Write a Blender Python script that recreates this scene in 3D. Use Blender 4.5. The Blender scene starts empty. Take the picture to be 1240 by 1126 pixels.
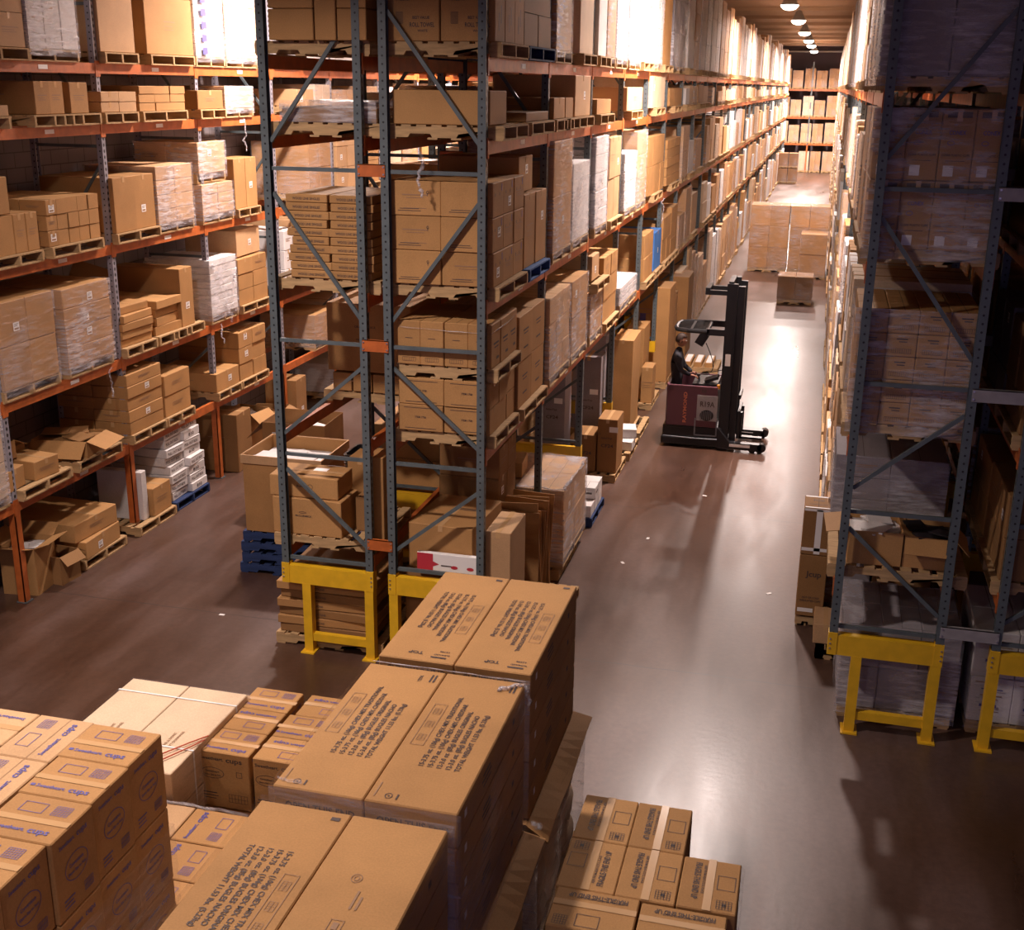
import bpy, bmesh, math, random
from mathutils import Vector, Matrix, Euler, noise as mnoise
random.seed(11)
PI = math.pi
SC = bpy.context.scene
COL = SC.collection

# ------------------------------------------------------------------ camera
cam = bpy.data.cameras.new('camera')
cam.sensor_width = 36.0
cam.lens = 1442.87 / 1240 * 36
cam.clip_end = 300
cam_o = bpy.data.objects.new('camera', cam)
COL.objects.link(cam_o)
CP = Vector((3.149, -11.2805, 6.1548))
cam_r = Vector((0.9684847, 0.2487698, 0.01228673))
cam_u = Vector((-0.08711724, 0.29211643, 0.95240673))
cam_f = Vector((-0.23334088, 0.92346174, -0.30458243))
M = Matrix((cam_r, cam_u, -cam_f)).transposed().to_4x4()
M.translation = CP
cam_o.matrix_world = M
SC.camera = cam_o

def project(p):
    d = Vector(p) - CP
    z = d.dot(cam_f)
    if z < .1: return None
    return 620 + 1442.87 * d.dot(cam_r) / z, 563 - 1442.87 * d.dot(cam_u) / z, z

# ------------------------------------------------------------------ world, lights, exposure
SC.view_settings.view_transform = 'Standard'
SC.view_settings.look = 'None'
SC.view_settings.exposure = 0.0
SC.view_settings.gamma = 1.0
SC.view_settings.use_curve_mapping = False
w = bpy.data.worlds.new('world'); SC.world = w
w.use_nodes = True
bg = w.node_tree.nodes['Background']
bg.inputs[0].default_value = (0.38, 0.30, 0.66, 1)
bg.inputs[1].default_value = 0.60

LAMP_COL = (1.0, 0.82, 0.75)
# (x, y, watts, fixture visible)
LAMPS = [(1.7, 9.0, 1150), (1.65, 28.5, 1000), (1.68, 37.5, 900), (1.68, 48.0, 1000), (1.68, 58.0, 1100), (1.68, 66.0, 1200), (1.68, 77.5, 3600),
         (-4.1, 6.5, 800), (-4.1, 16.0, 1100), (-4.1, 27.0, 1000), (-2.3, -4.2, 440),
         (.2, -11.5, 120), (-4.6, -12.0, 220)]
LAMP_Z = 8.55

# ------------------------------------------------------------------ materials
def new_mat(name, col=(.5,.5,.5), rough=.6, metal=0, spec=.5):
    m = bpy.data.materials.new(name); m.use_nodes = True
    nt = m.node_tree; b = nt.nodes['Principled BSDF']
    b.inputs['Base Color'].default_value = (*col, 1)
    b.inputs['Roughness'].default_value = rough
    b.inputs['Metallic'].default_value = metal
    b.inputs['Specular IOR Level'].default_value = spec
    return m, nt, b
def coords(nt, scale=(1,1,1), kind='Object'):
    tc = nt.nodes.new('ShaderNodeTexCoord'); mp = nt.nodes.new('ShaderNodeMapping')
    mp.inputs['Scale'].default_value = scale
    nt.links.new(tc.outputs[kind], mp.inputs['Vector'])
    return mp.outputs[0]
def noise(nt, vec, scale, detail=3, rough=.5):
    n = nt.nodes.new('ShaderNodeTexNoise'); n.inputs['Scale'].default_value = scale
    n.inputs['Detail'].default_value = detail; n.inputs['Roughness'].default_value = rough
    nt.links.new(vec, n.inputs['Vector']); return n.outputs['Fac']
def ramp(nt, fac, stops):
    r = nt.nodes.new('ShaderNodeValToRGB')
    el = r.color_ramp.elements
    while len(el) < len(stops): el.new(.5)
    for e, (p, c) in zip(el, stops):
        e.position = p; e.color = (*c, 1) if len(c) == 3 else c
    nt.links.new(fac, r.inputs[0]); return r.outputs[0]
def math_(nt, op, a, b=None, c=None):
    n = nt.nodes.new('ShaderNodeMath'); n.operation = op
    for i, v in enumerate((a, b, c)):
        if v is None: continue
        if isinstance(v, (int, float)): n.inputs[i].default_value = v
        else: nt.links.new(v, n.inputs[i])
    return n.outputs[0]
def mixc(nt, fac, a, b, mode='MIX'):
    n = nt.nodes.new('ShaderNodeMix'); n.data_type = 'RGBA'; n.blend_type = mode
    if isinstance(fac, (int, float)): n.inputs[0].default_value = fac
    else: nt.links.new(fac, n.inputs[0])
    for i, v in ((6, a), (7, b)):
        if isinstance(v, tuple): n.inputs[i].default_value = (*v, 1)
        else: nt.links.new(v, n.inputs[i])
    return n.outputs[2]
def bump(nt, b, h, s=.2, d=.01):
    n = nt.nodes.new('ShaderNodeBump'); n.inputs['Strength'].default_value = s; n.inputs['Distance'].default_value = d
    nt.links.new(h, n.inputs['Height']); nt.links.new(n.outputs[0], b.inputs['Normal'])

MAT = {}
def card_mat(name, c):
    m, nt, b = new_mat(name, c, .75, 0, .25)
    v = coords(nt, (1,1,1))
    info = nt.nodes.new('ShaderNodeObjectInfo')
    n1 = noise(nt, v, 2.2, 4); n2 = noise(nt, v, 90, 2)
    c1 = ramp(nt, n1, [(.3, tuple(x*.88 for x in c)), (.7, tuple(min(1,x*1.08) for x in c))])
    c2 = ramp(nt, n2, [(.3, (.86,.86,.86)), (.7, (1,1,1))])
    c3 = mixc(nt, 1.0, c1, c2, 'MULTIPLY')
    r = ramp(nt, info.outputs['Random'], [(0, (.84,.82,.80)), (1, (1,1,1))])
    nt.links.new(mixc(nt, 1.0, c3, r, 'MULTIPLY'), b.inputs['Base Color'])
    bump(nt, b, n1, .15, .01)
    MAT[name] = m
card_mat('kraft', (.50,.272,.105))
card_mat('kraft_light', (.61,.38,.20))
card_mat('kraft_dark', (.34,.18,.07))
card_mat('kraft_pale', (.72,.54,.37))
card_mat('white_board', (.78,.76,.76))
card_mat('grey_board', (.30,.27,.29))
card_mat('blue_board', (.06,.20,.55))
def simple(name, c, rough=.6, metal=0, spec=.5):
    m, nt, b = new_mat(name, c, rough, metal, spec); MAT[name] = m; return m, nt, b
simple('tape', (.55,.34,.165), .2)
simple('label', (.85,.83,.82), .5)
simple('ink', (.07,.045,.04), .6)
simple('blue_ink', (.10,.09,.30), .6)
simple('grey_ink', (.30,.17,.09), .6)
simple('red_ink', (.50,.03,.05), .6)
simple('dark_gap', (.05,.03,.02), .8)
simple('black', (.012,.012,.014), .35)
simple('black_plastic', (.012,.012,.013), .3)
simple('rubber', (.015,.015,.015), .8)
simple('maroon', (.115,.040,.055), .4)
simple('orange_paint_letters', (.62,.20,.10), .5)
simple('amber', (.9,.35,.02), .4)
simple('grey_metal', (.22,.23,.25), .4, .5)
simple('bolt', (.6,.6,.62), .3, .9)
simple('skin', (.34,.15,.09), .5)
simple('hair', (.035,.016,.010), .7)
simple('jacket', (.018,.017,.025), .8)
simple('strap_white', (.8,.78,.78), .4)
simple('band_red', (.45,.10,.05), .5)
def painted(name, c, rough=.45, wear=.25, holes=False):
    m, nt, b = new_mat(name, c, rough)
    v = coords(nt)
    n = noise(nt, v, 7, 4)
    col = ramp(nt, n, [(.35, tuple(x*(1-wear) for x in c)), (.6, c)])
    if holes:
        tc = nt.nodes.new('ShaderNodeTexCoord'); sp = nt.nodes.new('ShaderNodeSeparateXYZ')
        nt.links.new(tc.outputs['Object'], sp.inputs[0])
        zz = math_(nt, 'SUBTRACT', math_(nt, 'MODULO', math_(nt, 'ADD', sp.outputs[2], 20.0), .0762), .0381)
        ox = math_(nt, 'ABSOLUTE', sp.outputs[0])
        oy = math_(nt, 'SUBTRACT', sp.outputs[1], .04)
        dx = math_(nt, 'SQRT', math_(nt, 'ADD', math_(nt, 'POWER', ox, 2.0), math_(nt, 'POWER', zz, 2.0)))
        dy = math_(nt, 'SQRT', math_(nt, 'ADD', math_(nt, 'POWER', math_(nt, 'MULTIPLY', oy, .8), 2.0), math_(nt, 'POWER', math_(nt, 'MULTIPLY', zz, .62), 2.0)))
        # circular bolt holes on the end face, taller slots on the side faces
        geo = nt.nodes.new('ShaderNodeNewGeometry')
        sn = nt.nodes.new('ShaderNodeSeparateXYZ'); nt.links.new(geo.outputs['Normal'], sn.inputs[0])
        isy = math_(nt, 'GREATER_THAN', math_(nt, 'ABSOLUTE', sn.outputs[1]), .5)
        isx = math_(nt, 'GREATER_THAN', math_(nt, 'ABSOLUTE', sn.outputs[0]), .5)
        h1 = math_(nt, 'MULTIPLY', math_(nt, 'LESS_THAN', dx, .0105), isy)
        h2 = math_(nt, 'MULTIPLY', math_(nt, 'LESS_THAN', dy, .014), isx)
        hh = math_(nt, 'MAXIMUM', h1, h2)
        col = mixc(nt, hh, col, (.008,.008,.010))
    nt.links.new(col, b.inputs['Base Color'])
    MAT[name] = m
painted('slate', (.105,.130,.140), .45, .2, True)
painted('slate_lit', (.30,.29,.34), .45, .2, True)  # slate again, with the aisle light on the left posts put into its colour
painted('slate_plain', (.105,.130,.140), .45, .2)
painted('orange', (.52,.13,.028), .45, .25)
painted('yellow', (.80,.47,.018), .4, .12)
painted('grey_spacer', (.34,.32,.33), .5, .2)
painted('blue_paint', (.05,.10,.22), .7, .4)
def wood_mat(name, c):
    m, nt, b = new_mat(name, c, .8, 0, .2)
    v = coords(nt, (1.2, 9, 9)); n = noise(nt, v, 3, 5, .6)
    v2 = coords(nt, (1,1,1)); n2 = noise(nt, v2, 4, 2)
    c1 = ramp(nt, n, [(.3, tuple(x*.6 for x in c)), (.65, c)])
    nt.links.new(mixc(nt, math_(nt, 'MULTIPLY', n2, .35), c1, tuple(x*.5 for x in c)), b.inputs['Base Color'])
    MAT[name] = m
wood_mat('wood', (.58,.38,.19))
wood_mat('wood_blue', (.035,.06,.16))
wood_mat('wood_brightblue', (.08,.17,.42))
def wrap_mat(name, base, streak, tint=(.80,.78,.84)):
    m = bpy.data.materials.new(name); m.use_nodes = True
    nt = m.node_tree; nt.nodes.clear()
    out = nt.nodes.new('ShaderNodeOutputMaterial')
    tr = nt.nodes.new('ShaderNodeBsdfTransparent')
    gl = nt.nodes.new('ShaderNodeBsdfPrincipled')
    gl.inputs['Base Color'].default_value = (*tint, 1)
    gl.inputs['Roughness'].default_value = .18
    gl.inputs['Specular IOR Level'].default_value = .8
    mx = nt.nodes.new('ShaderNodeMixShader')
    v = coords(nt, (1.4, 1.4, 9)); n = noise(nt, v, 2.6, 6, .65)
    v2 = coords(nt, (1,1,1)); n2 = noise(nt, v2, 1.5, 3)
    f = math_(nt, 'MULTIPLY', n, n2)
    fac = ramp(nt, f, [(.20, (base,)*3), (.42, (streak,)*3)])
    bw = nt.nodes.new('ShaderNodeRGBToBW'); nt.links.new(fac, bw.inputs[0])
    nt.links.new(bw.outputs[0], mx.inputs[0])
    nt.links.new(tr.outputs[0], mx.inputs[1]); nt.links.new(gl.outputs[0], mx.inputs[2])
    bp = nt.nodes.new('ShaderNodeBump'); bp.inputs['Strength'].default_value = .8; bp.inputs['Distance'].default_value = .03
    nt.links.new(n, bp.inputs['Height']); nt.links.new(bp.outputs[0], gl.inputs['Normal'])
    nt.links.new(mx.outputs[0], out.inputs[0]); MAT[name] = m
wrap_mat('film', .05, .40)
wrap_mat('film_heavy', .10, .75)
# concrete floor
m, nt, b = new_mat('concrete', (.2,.15,.13), .34, 0, .5)
tc = nt.nodes.new('ShaderNodeTexCoord')
v = coords(nt, (1,.22,1)); va = coords(nt)
n1 = noise(nt, v, .9, 6, .6); n2 = noise(nt, va, .35, 3); n3 = noise(nt, va, 14, 4, .7)
c1 = ramp(nt, n1, [(.3, (.055,.030,.020)), (.5, (.100,.062,.046)), (.72, (.175,.125,.110))])
c2 = ramp(nt, n2, [(.35, (.80,.58,.42)), (.65, (1.05,1.0,1.06))])
c3 = mixc(nt, 1.0, c1, c2, 'MULTIPLY')
c4 = mixc(nt, .5, c3, ramp(nt, n3, [(.3, (.55,.55,.55)), (.7, (1.1,1.1,1.1))]), 'MULTIPLY')
sp = nt.nodes.new('ShaderNodeSeparateXYZ'); nt.links.new(tc.outputs['Object'], sp.inputs[0])
wob = math_(nt, 'MULTIPLY', math_(nt, 'SUBTRACT', noise(nt, va, 2.0, 2), .5), .06)
def joint(axis, off, period):
    t = math_(nt, 'ADD', sp.outputs[axis], wob)
    t = math_(nt, 'MODULO', math_(nt, 'ADD', t, 400.0 - off), period)
    return math_(nt, 'LESS_THAN', t, .018)
jj = math_(nt, 'MAXIMUM', joint(1, .25, 5.2), joint(0, 4.78, 7.3))
c5 = mixc(nt, jj, c4, (.05,.035,.03))
nt.links.new(c5, b.inputs['Base Color'])
r = nt.nodes.new('ShaderNodeMapRange'); r.inputs[1].default_value = .3; r.inputs[2].default_value = .7
r.inputs[3].default_value = .26; r.inputs[4].default_value = .44
nt.links.new(n1, r.inputs[0]); nt.links.new(r.outputs[0], b.inputs['Roughness'])
bump(nt, b, n3, .2, .005)
MAT['concrete'] = m
# block wall
m, nt, b = new_mat('block_wall', (.22,.20,.21), .85)
br = nt.nodes.new('ShaderNodeTexBrick'); br.inputs['Scale'].default_value = 1
br.inputs['Brick Width'].default_value = .4; br.inputs['Row Height'].default_value = .2; br.inputs['Mortar Size'].default_value = .008
br.inputs['Color1'].default_value = (.23,.20,.21,1); br.inputs['Color2'].default_value = (.26,.23,.24,1); br.inputs['Mortar'].default_value = (.12,.10,.11,1)
tc = nt.nodes.new('ShaderNodeTexCoord'); sp = nt.nodes.new('ShaderNodeSeparateXYZ'); cb = nt.nodes.new('ShaderNodeCombineXYZ')
nt.links.new(tc.outputs['Object'], sp.inputs[0])
nt.links.new(math_(nt, 'ADD', sp.outputs[0], sp.outputs[1]), cb.inputs[0]); nt.links.new(sp.outputs[2], cb.inputs[1])
nt.links.new(cb.outputs[0], br.inputs['Vector']); nt.links.new(br.outputs[0], b.inputs['Base Color'])
MAT['block_wall'] = m
simple('ceiling_paint', (.42,.30,.20), .7)
simple('far_wall', (.20,.15,.17), .8)
m = bpy.data.materials.new('lamp_glow'); m.use_nodes = True
nt = m.node_tree; nt.nodes.clear(); o = nt.nodes.new('ShaderNodeOutputMaterial'); e = nt.nodes.new('ShaderNodeEmission')
e.inputs[0].default_value = (1,.86,.74,1); e.inputs[1].default_value = 14; nt.links.new(e.outputs[0], o.inputs[0]); MAT['lamp_glow'] = m

# ------------------------------------------------------------------ mesh helpers
class MB:
    def __init__(s): s.v = []; s.f = []; s.m = []; s.mats = []
    def mi(s, mat):
        if mat not in s.mats: s.mats.append(mat)
        return s.mats.index(mat)
    def add(s, vs, fs, mat):
        k = len(s.v); i = s.mi(mat)
        s.v += [tuple(p) for p in vs]
        for f in fs: s.f.append([k + a for a in f]); s.m.append(i)
        return s
    def box(s, c, d, mat, rot=None, taper=1.0):
        x, y, z = d[0]/2, d[1]/2, d[2]/2
        P = [Vector((a*x*(taper if e > 0 else 1), b*y*(taper if e > 0 else 1), e*z)) for e in (-1,1) for a, b in ((-1,-1),(1,-1),(1,1),(-1,1))]
        if rot is not None: P = [rot @ p for p in P]
        P = [p + Vector(c) for p in P]
        return s.add(P, [(3,2,1,0),(4,5,6,7),(0,1,5,4),(1,2,6,5),(2,3,7,6),(3,0,4,7)], mat)
    def bbox(s, lo, hi, mat):
        return s.box([(a+b)/2 for a, b in zip(lo, hi)], [b-a for a, b in zip(lo, hi)], mat)
    def chbox(s, c, d, mat, r=.008):
        """box with chamfered edges"""
        x, y, z = d[0]/2, d[1]/2, d[2]/2; r = min(r, x*.4, y*.4, z*.4)
        P = []; idx = {}
        for sx in (-1,1):
            for sy in (-1,1):
                for sz in (-1,1):
                    idx[(sx,sy,sz)] = len(P)
                    P += [(c[0]+sx*x, c[1]+sy*(y-r), c[2]+sz*(z-r)), (c[0]+sx*(x-r), c[1]+sy*y, c[2]+sz*(z-r)), (c[0]+sx*(x-r), c[1]+sy*(y-r), c[2]+sz*z)]
        F = []
        for ax in range(3):
            for sg in (-1,1):
                q = []
                for a, b2 in ((-1,-1),(1,-1),(1,1),(-1,1)):
                    k = [0,0,0]; k[ax] = sg; k[(ax+1)%3] = a; k[(ax+2)%3] = b2
                    q.append(idx[tuple(k)] + ax)
                F.append(q if sg > 0 else q[::-1])
        for ax in range(3):      # edges along axis ax
            b1, b2 = (ax+1)%3, (ax+2)%3
            for s1 in (-1,1):
                for s2 in (-1,1):
                    k0 = [0,0,0]; k1 = [0,0,0]
                    k0[ax] = -1; k1[ax] = 1; k0[b1] = k1[b1] = s1; k0[b2] = k1[b2] = s2
                    i0, i1 = idx[tuple(k0)], idx[tuple(k1)]
                    q = [i0+b1, i1+b1, i1+b2, i0+b2]
                    F.append(q if s1*s2 < 0 else q[::-1])
        for k, i in idx.items():
            t = [i, i+1, i+2]
            F.append(t if k[0]*k[1]*k[2] > 0 else t[::-1])
        return s.add(P, F, mat)
    def cyl(s, a, b, r, mat, n=12, r2=None):
        a, b = Vector(a), Vector(b); d = (b-a).normalized(); r2 = r if r2 is None else r2
        t = Vector((0,0,1)) if abs(d.z) < .9 else Vector((1,0,0))
        u = d.cross(t).normalized(); v = d.cross(u)
        P = []
        for p, rr in ((a, r), (b, r2)):
            for i in range(n):
                t = 2*PI*i/n; P.append(p + (u*math.cos(t) + v*math.sin(t))*rr)
        F = [(i, i+n, (i+1)%n+n, (i+1)%n) for i in range(n)] + [tuple(range(n)), tuple(range(2*n-1, n-1, -1))]
        return s.add(P, F, mat)
    def tube(s, pts, r, mat, n=8):
        for a, b in zip(pts, pts[1:]): s.cyl(a, b, r, mat, n)
        return s
    def prism(s, poly, axis, lo, hi, mat):
        """poly: 2-D points in the two other axes (cyclic order), extruded along axis"""
        P = []
        for t in (lo, hi):
            for a, b in poly:
                k = [0,0,0]; k[axis] = t; k[(axis+1)%3] = a; k[(axis+2)%3] = b; P.append(k)
        n = len(poly)
        F = [(i, (i+1)%n, (i+1)%n+n, i+n) for i in range(n)] + [tuple(range(n-1, -1, -1)), tuple(range(n, 2*n))]
        return s.add(P, F, mat)
    def mesh(s, name, smooth=False):
        me = bpy.data.meshes.new(name)
        me.from_pydata(s.v, [], s.f)
        for k in s.mats: me.materials.append(MAT[k])
        me.polygons.foreach_set('material_index', s.m)
        if smooth: me.polygons.foreach_set('use_smooth', [True]*len(s.f))
        me.update(); return me
    def build(s, name, parent=None, loc=(0,0,0), smooth=False, rot=None):
        return mk(name, s.mesh(name, smooth), parent, loc, rot)
def mk(name, me, parent=None, loc=(0,0,0), rot=None):
    o = bpy.data.objects.new(name, me); COL.objects.link(o)
    if parent is not None: o.parent = parent
    o.location = loc
    if rot is not None: o.rotation_euler = rot
    return o
def tag(o, label=None, cat=None, group=None, kind=None):
    if label: o['label'] = label
    if cat: o['category'] = cat
    if group: o['group'] = group
    if kind: o['kind'] = kind
    return o
def empty(name, loc, rz=0, **k):
    o = bpy.data.objects.new(name, None); COL.objects.link(o)
    o.location = loc; o.rotation_euler = (0,0,rz); o.empty_display_size = .1
    return tag(o, **k)

_txt = {}
def text_geo(s):
    """vertices (unit cap size) and faces of a line of text, left aligned at x=0, bottom at 0"""
    if s in _txt: return _txt[s]
    cu_ = bpy.data.curves.new('t', 'FONT'); cu_.body = s; cu_.size = 1; cu_.resolution_u = 2; cu_.offset = .022
    ob = bpy.data.objects.new('t', cu_); COL.objects.link(ob)
    dg = bpy.context.evaluated_depsgraph_get(); dg.update()
    me = bpy.data.meshes.new_from_object(ob.evaluated_get(dg))
    vs = [tuple(v.co) for v in me.vertices]; fs = [tuple(p.vertices) for p in me.polygons]
    bpy.data.objects.remove(ob); bpy.data.meshes.remove(me); bpy.data.curves.remove(cu_)
    wd = max((v[0] for v in vs), default=1)
    _txt[s] = (vs, fs, wd); return _txt[s]
FACES = {'top': ((0,0,1), (1,0,0), (0,1,0)), '-y': ((0,-1,0), (1,0,0), (0,0,1)), '+x': ((1,0,0), (0,1,0), (0,0,1)), '-x': ((-1,0,0), (0,-1,0), (0,0,1))}
def printing(parent, dims, face, items, name='printing', ink='ink', eps=.0022):
    """items on a face of a box whose base centre is the parent's origin. u,v measured from the face centre.
       ('t', text, u, v, size, rot[, width])  ('o', u, v, w, h) outline  ('f', u, v, w, h) filled  ('e', u, v, rx, ry) ellipse"""
    w_, d_, h_ = dims; n, U, V = [Vector(a) for a in FACES[face]]
    ctr = Vector((0,0,h_/2)) + Vector((n.x*w_/2, n.y*d_/2, n.z*h_/2)) + n*eps
    mb = MB()
    def P(u, v): return ctr + U*u + V*v
    def quad(u0, v0, u1, v1, ik): mb.add([P(u0,v0), P(u1,v0), P(u1,v1), P(u0,v1)], [(0,1,2,3)], ik)
    for it in items:
        ik = ink
        if it[0][0] == '!': ik = it[0][1:].split(':')[0]; it = (it[0].split(':')[1],) + tuple(it[1:])
        if it[0] == 't':
            _, s_, u, v, sz, rot = it[:6]
            vs, fs, wd = text_geo(s_)
            sx = sz
            if len(it) > 6: sx = it[6] / wd
            c, sn = math.cos(math.radians(rot)), math.sin(math.radians(rot))
            mb.add([P(u + x*sx*c - y*sz*sn, v + x*sx*sn + y*sz*c) for x, y, z in vs], fs, ik)
        elif it[0] == 'o':
            _, u, v, a, b2 = it; t = .004
            quad(u-a/2, v-b2/2, u+a/2, v-b2/2+t, ik); quad(u-a/2, v+b2/2-t, u+a/2, v+b2/2, ik)
            quad(u-a/2, v-b2/2, u-a/2+t, v+b2/2, ik); quad(u+a/2-t, v-b2/2, u+a/2, v+b2/2, ik)
        elif it[0] == 'f':
            _, u, v, a, b2 = it; quad(u-a/2, v-b2/2, u+a/2, v+b2/2, ik)
        elif it[0] == 'e':
            _, u, v, a, b2 = it; N = 28
            vs = [P(u+math.cos(2*PI*i/N)*a, v+math.sin(2*PI*i/N)*b2) for i in range(N)] + [P(u+math.cos(2*PI*i/N)*(a-.005), v+math.sin(2*PI*i/N)*(b2-.005)) for i in range(N)]
            mb.add(vs, [(i, (i+1)%N, (i+1)%N+N, i+N) for i in range(N)], ik)
        elif it[0] == 'g':      # grid of cells
            _, u, v, a, b2, nu, nv = it; t = .003
            for i in range(nu+1): uu = u-a/2+a*i/nu; quad(uu-t/2, v-b2/2, uu+t/2, v+b2/2, ik)
            for i in range(nv+1): vv = v-b2/2+b2*i/nv; quad(u-a/2, vv-t/2, u+a/2, vv+t/2, ik)
    return mb.build(name, parent)

# ------------------------------------------------------------------ setting
def struct(name, mb, loc=(0,0,0)):
    o = mb.build(name, None, loc); o['kind'] = 'structure'; return o
X0, X1, Y0, Y1, ZC = -7.35, 14.0, -16.0, 88.2, 9.05
struct('floor', MB().bbox((X0-.2, Y0-.2, -.2), (X1+.2, Y1+.2, 0), 'concrete'))
struct('wall_left', MB().bbox((X0-.2, Y0-.2, 0), (X0, Y1+.2, ZC+.6), 'block_wall'))
struct('wall_right', MB().bbox((X1, Y0-.2, 0), (X1+.2, Y1+.2, ZC+.6), 'block_wall'))
struct('wall_back', MB().bbox((X0, Y1, 0), (X1, Y1+.2, ZC+.6), 'far_wall'))
mb = MB()      # unseen wall behind the camera, openings added to let world fill light in
mb.bbox((X0, Y0-.2, 6.5), (X1, Y0, ZC+.6), 'block_wall')
for xx in (X0, -2.2, 3.3, 8.8): mb.bbox((xx, Y0-.2, 0), (xx+.5, Y0, 6.5), 'block_wall')
struct('wall_front', mb)
mb = MB()
mb.bbox((X0, Y0, ZC+.25), (X1, Y1, ZC+.4), 'ceiling_paint')
y = Y0
while y < Y1:                                     # ribs of the metal deck run across the aisles
    mb.bbox((X0, y, ZC+.17), (X1, y+.12, ZC+.25), 'ceiling_paint'); y += .30
struct('ceiling', mb)
mb = MB(); y = 4.0; 
while y < Y1:                                     # roof joists
    mb.bbox((X0, y, ZC+.02), (X1, y+.09, ZC+.16), 'ceiling_paint'); y += 6.1
struct('trim_1', mb)
struct('trim_2', MB().cyl((X0, Y1-1.2, ZC-.28), (X1, Y1-1.2, ZC-.28), .06, 'label', 10))

# ------------------------------------------------------------------ hanging lamps
def lamp(x, y, watts, label):
    r = empty('ceiling_lamp', (x, y, LAMP_Z), label=label, cat='lamp', group='high bay lamps under the ceiling')
    N = 20; prof = [(.06,.36), (.11,.33), (.15,.22), (.24,.06), (.27,.0)]
    vs = [(rr*math.cos(2*PI*i/N), rr*math.sin(2*PI*i/N), z) for rr, z in prof for i in range(N)]
    fs = [(k*N+i, (k+1)*N+i, (k+1)*N+(i+1)%N, k*N+(i+1)%N) for k in range(len(prof)-1) for i in range(N)]
    MB().add(vs, fs, 'grey_metal').build('reflector', r, smooth=True)
    prof = [(.27,0), (.25,-.06), (.18,-.12), (.08,-.15), (.001,-.155)]
    vs = [(rr*math.cos(2*PI*i/N), rr*math.sin(2*PI*i/N), z) for rr, z in prof for i in range(N)]
    fs = [(k*N+i, (k+1)*N+i, (k+1)*N+(i+1)%N, k*N+(i+1)%N) for k in range(len(prof)-1) for i in range(N)]
    MB().add(vs, fs, 'lamp_glow').build('diffuser', r, smooth=True)
    MB().cyl((0,0,.34), (0,0,ZC+.02-LAMP_Z), .012, 'grey_metal', 6).build('hanger', r)
    ld = bpy.data.lights.new('lamp_light', 'AREA'); ld.shape = 'DISK'; ld.size = .5
    ld.energy = watts; ld.color = LAMP_COL; ld.spread = math.radians(144 if y < 0 else 170)
    lo = bpy.data.objects.new('lamp_light', ld); COL.objects.link(lo); lo.parent = r; lo.location = (0,0,-.18)
for i, (x, y, wt) in enumerate(LAMPS):
    if x > 0 and y > 20: lb = 'round high bay lamp over the right aisle, %s from the camera' % ['nearest', 'second', 'third', 'fourth', 'fifth', 'farthest'][i-1]
    else: lb = 'high bay lamp outside the picture, %s' % {0: 'over the reach truck', 7: 'over the near left aisle', 8: 'over the middle left aisle', 9: 'over the far left aisle', 10: 'over the start of the left aisle', 11: 'over the snack cases', 12: 'over the floor behind the camera'}[i]
    lamp(x, y, wt, lb)

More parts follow.
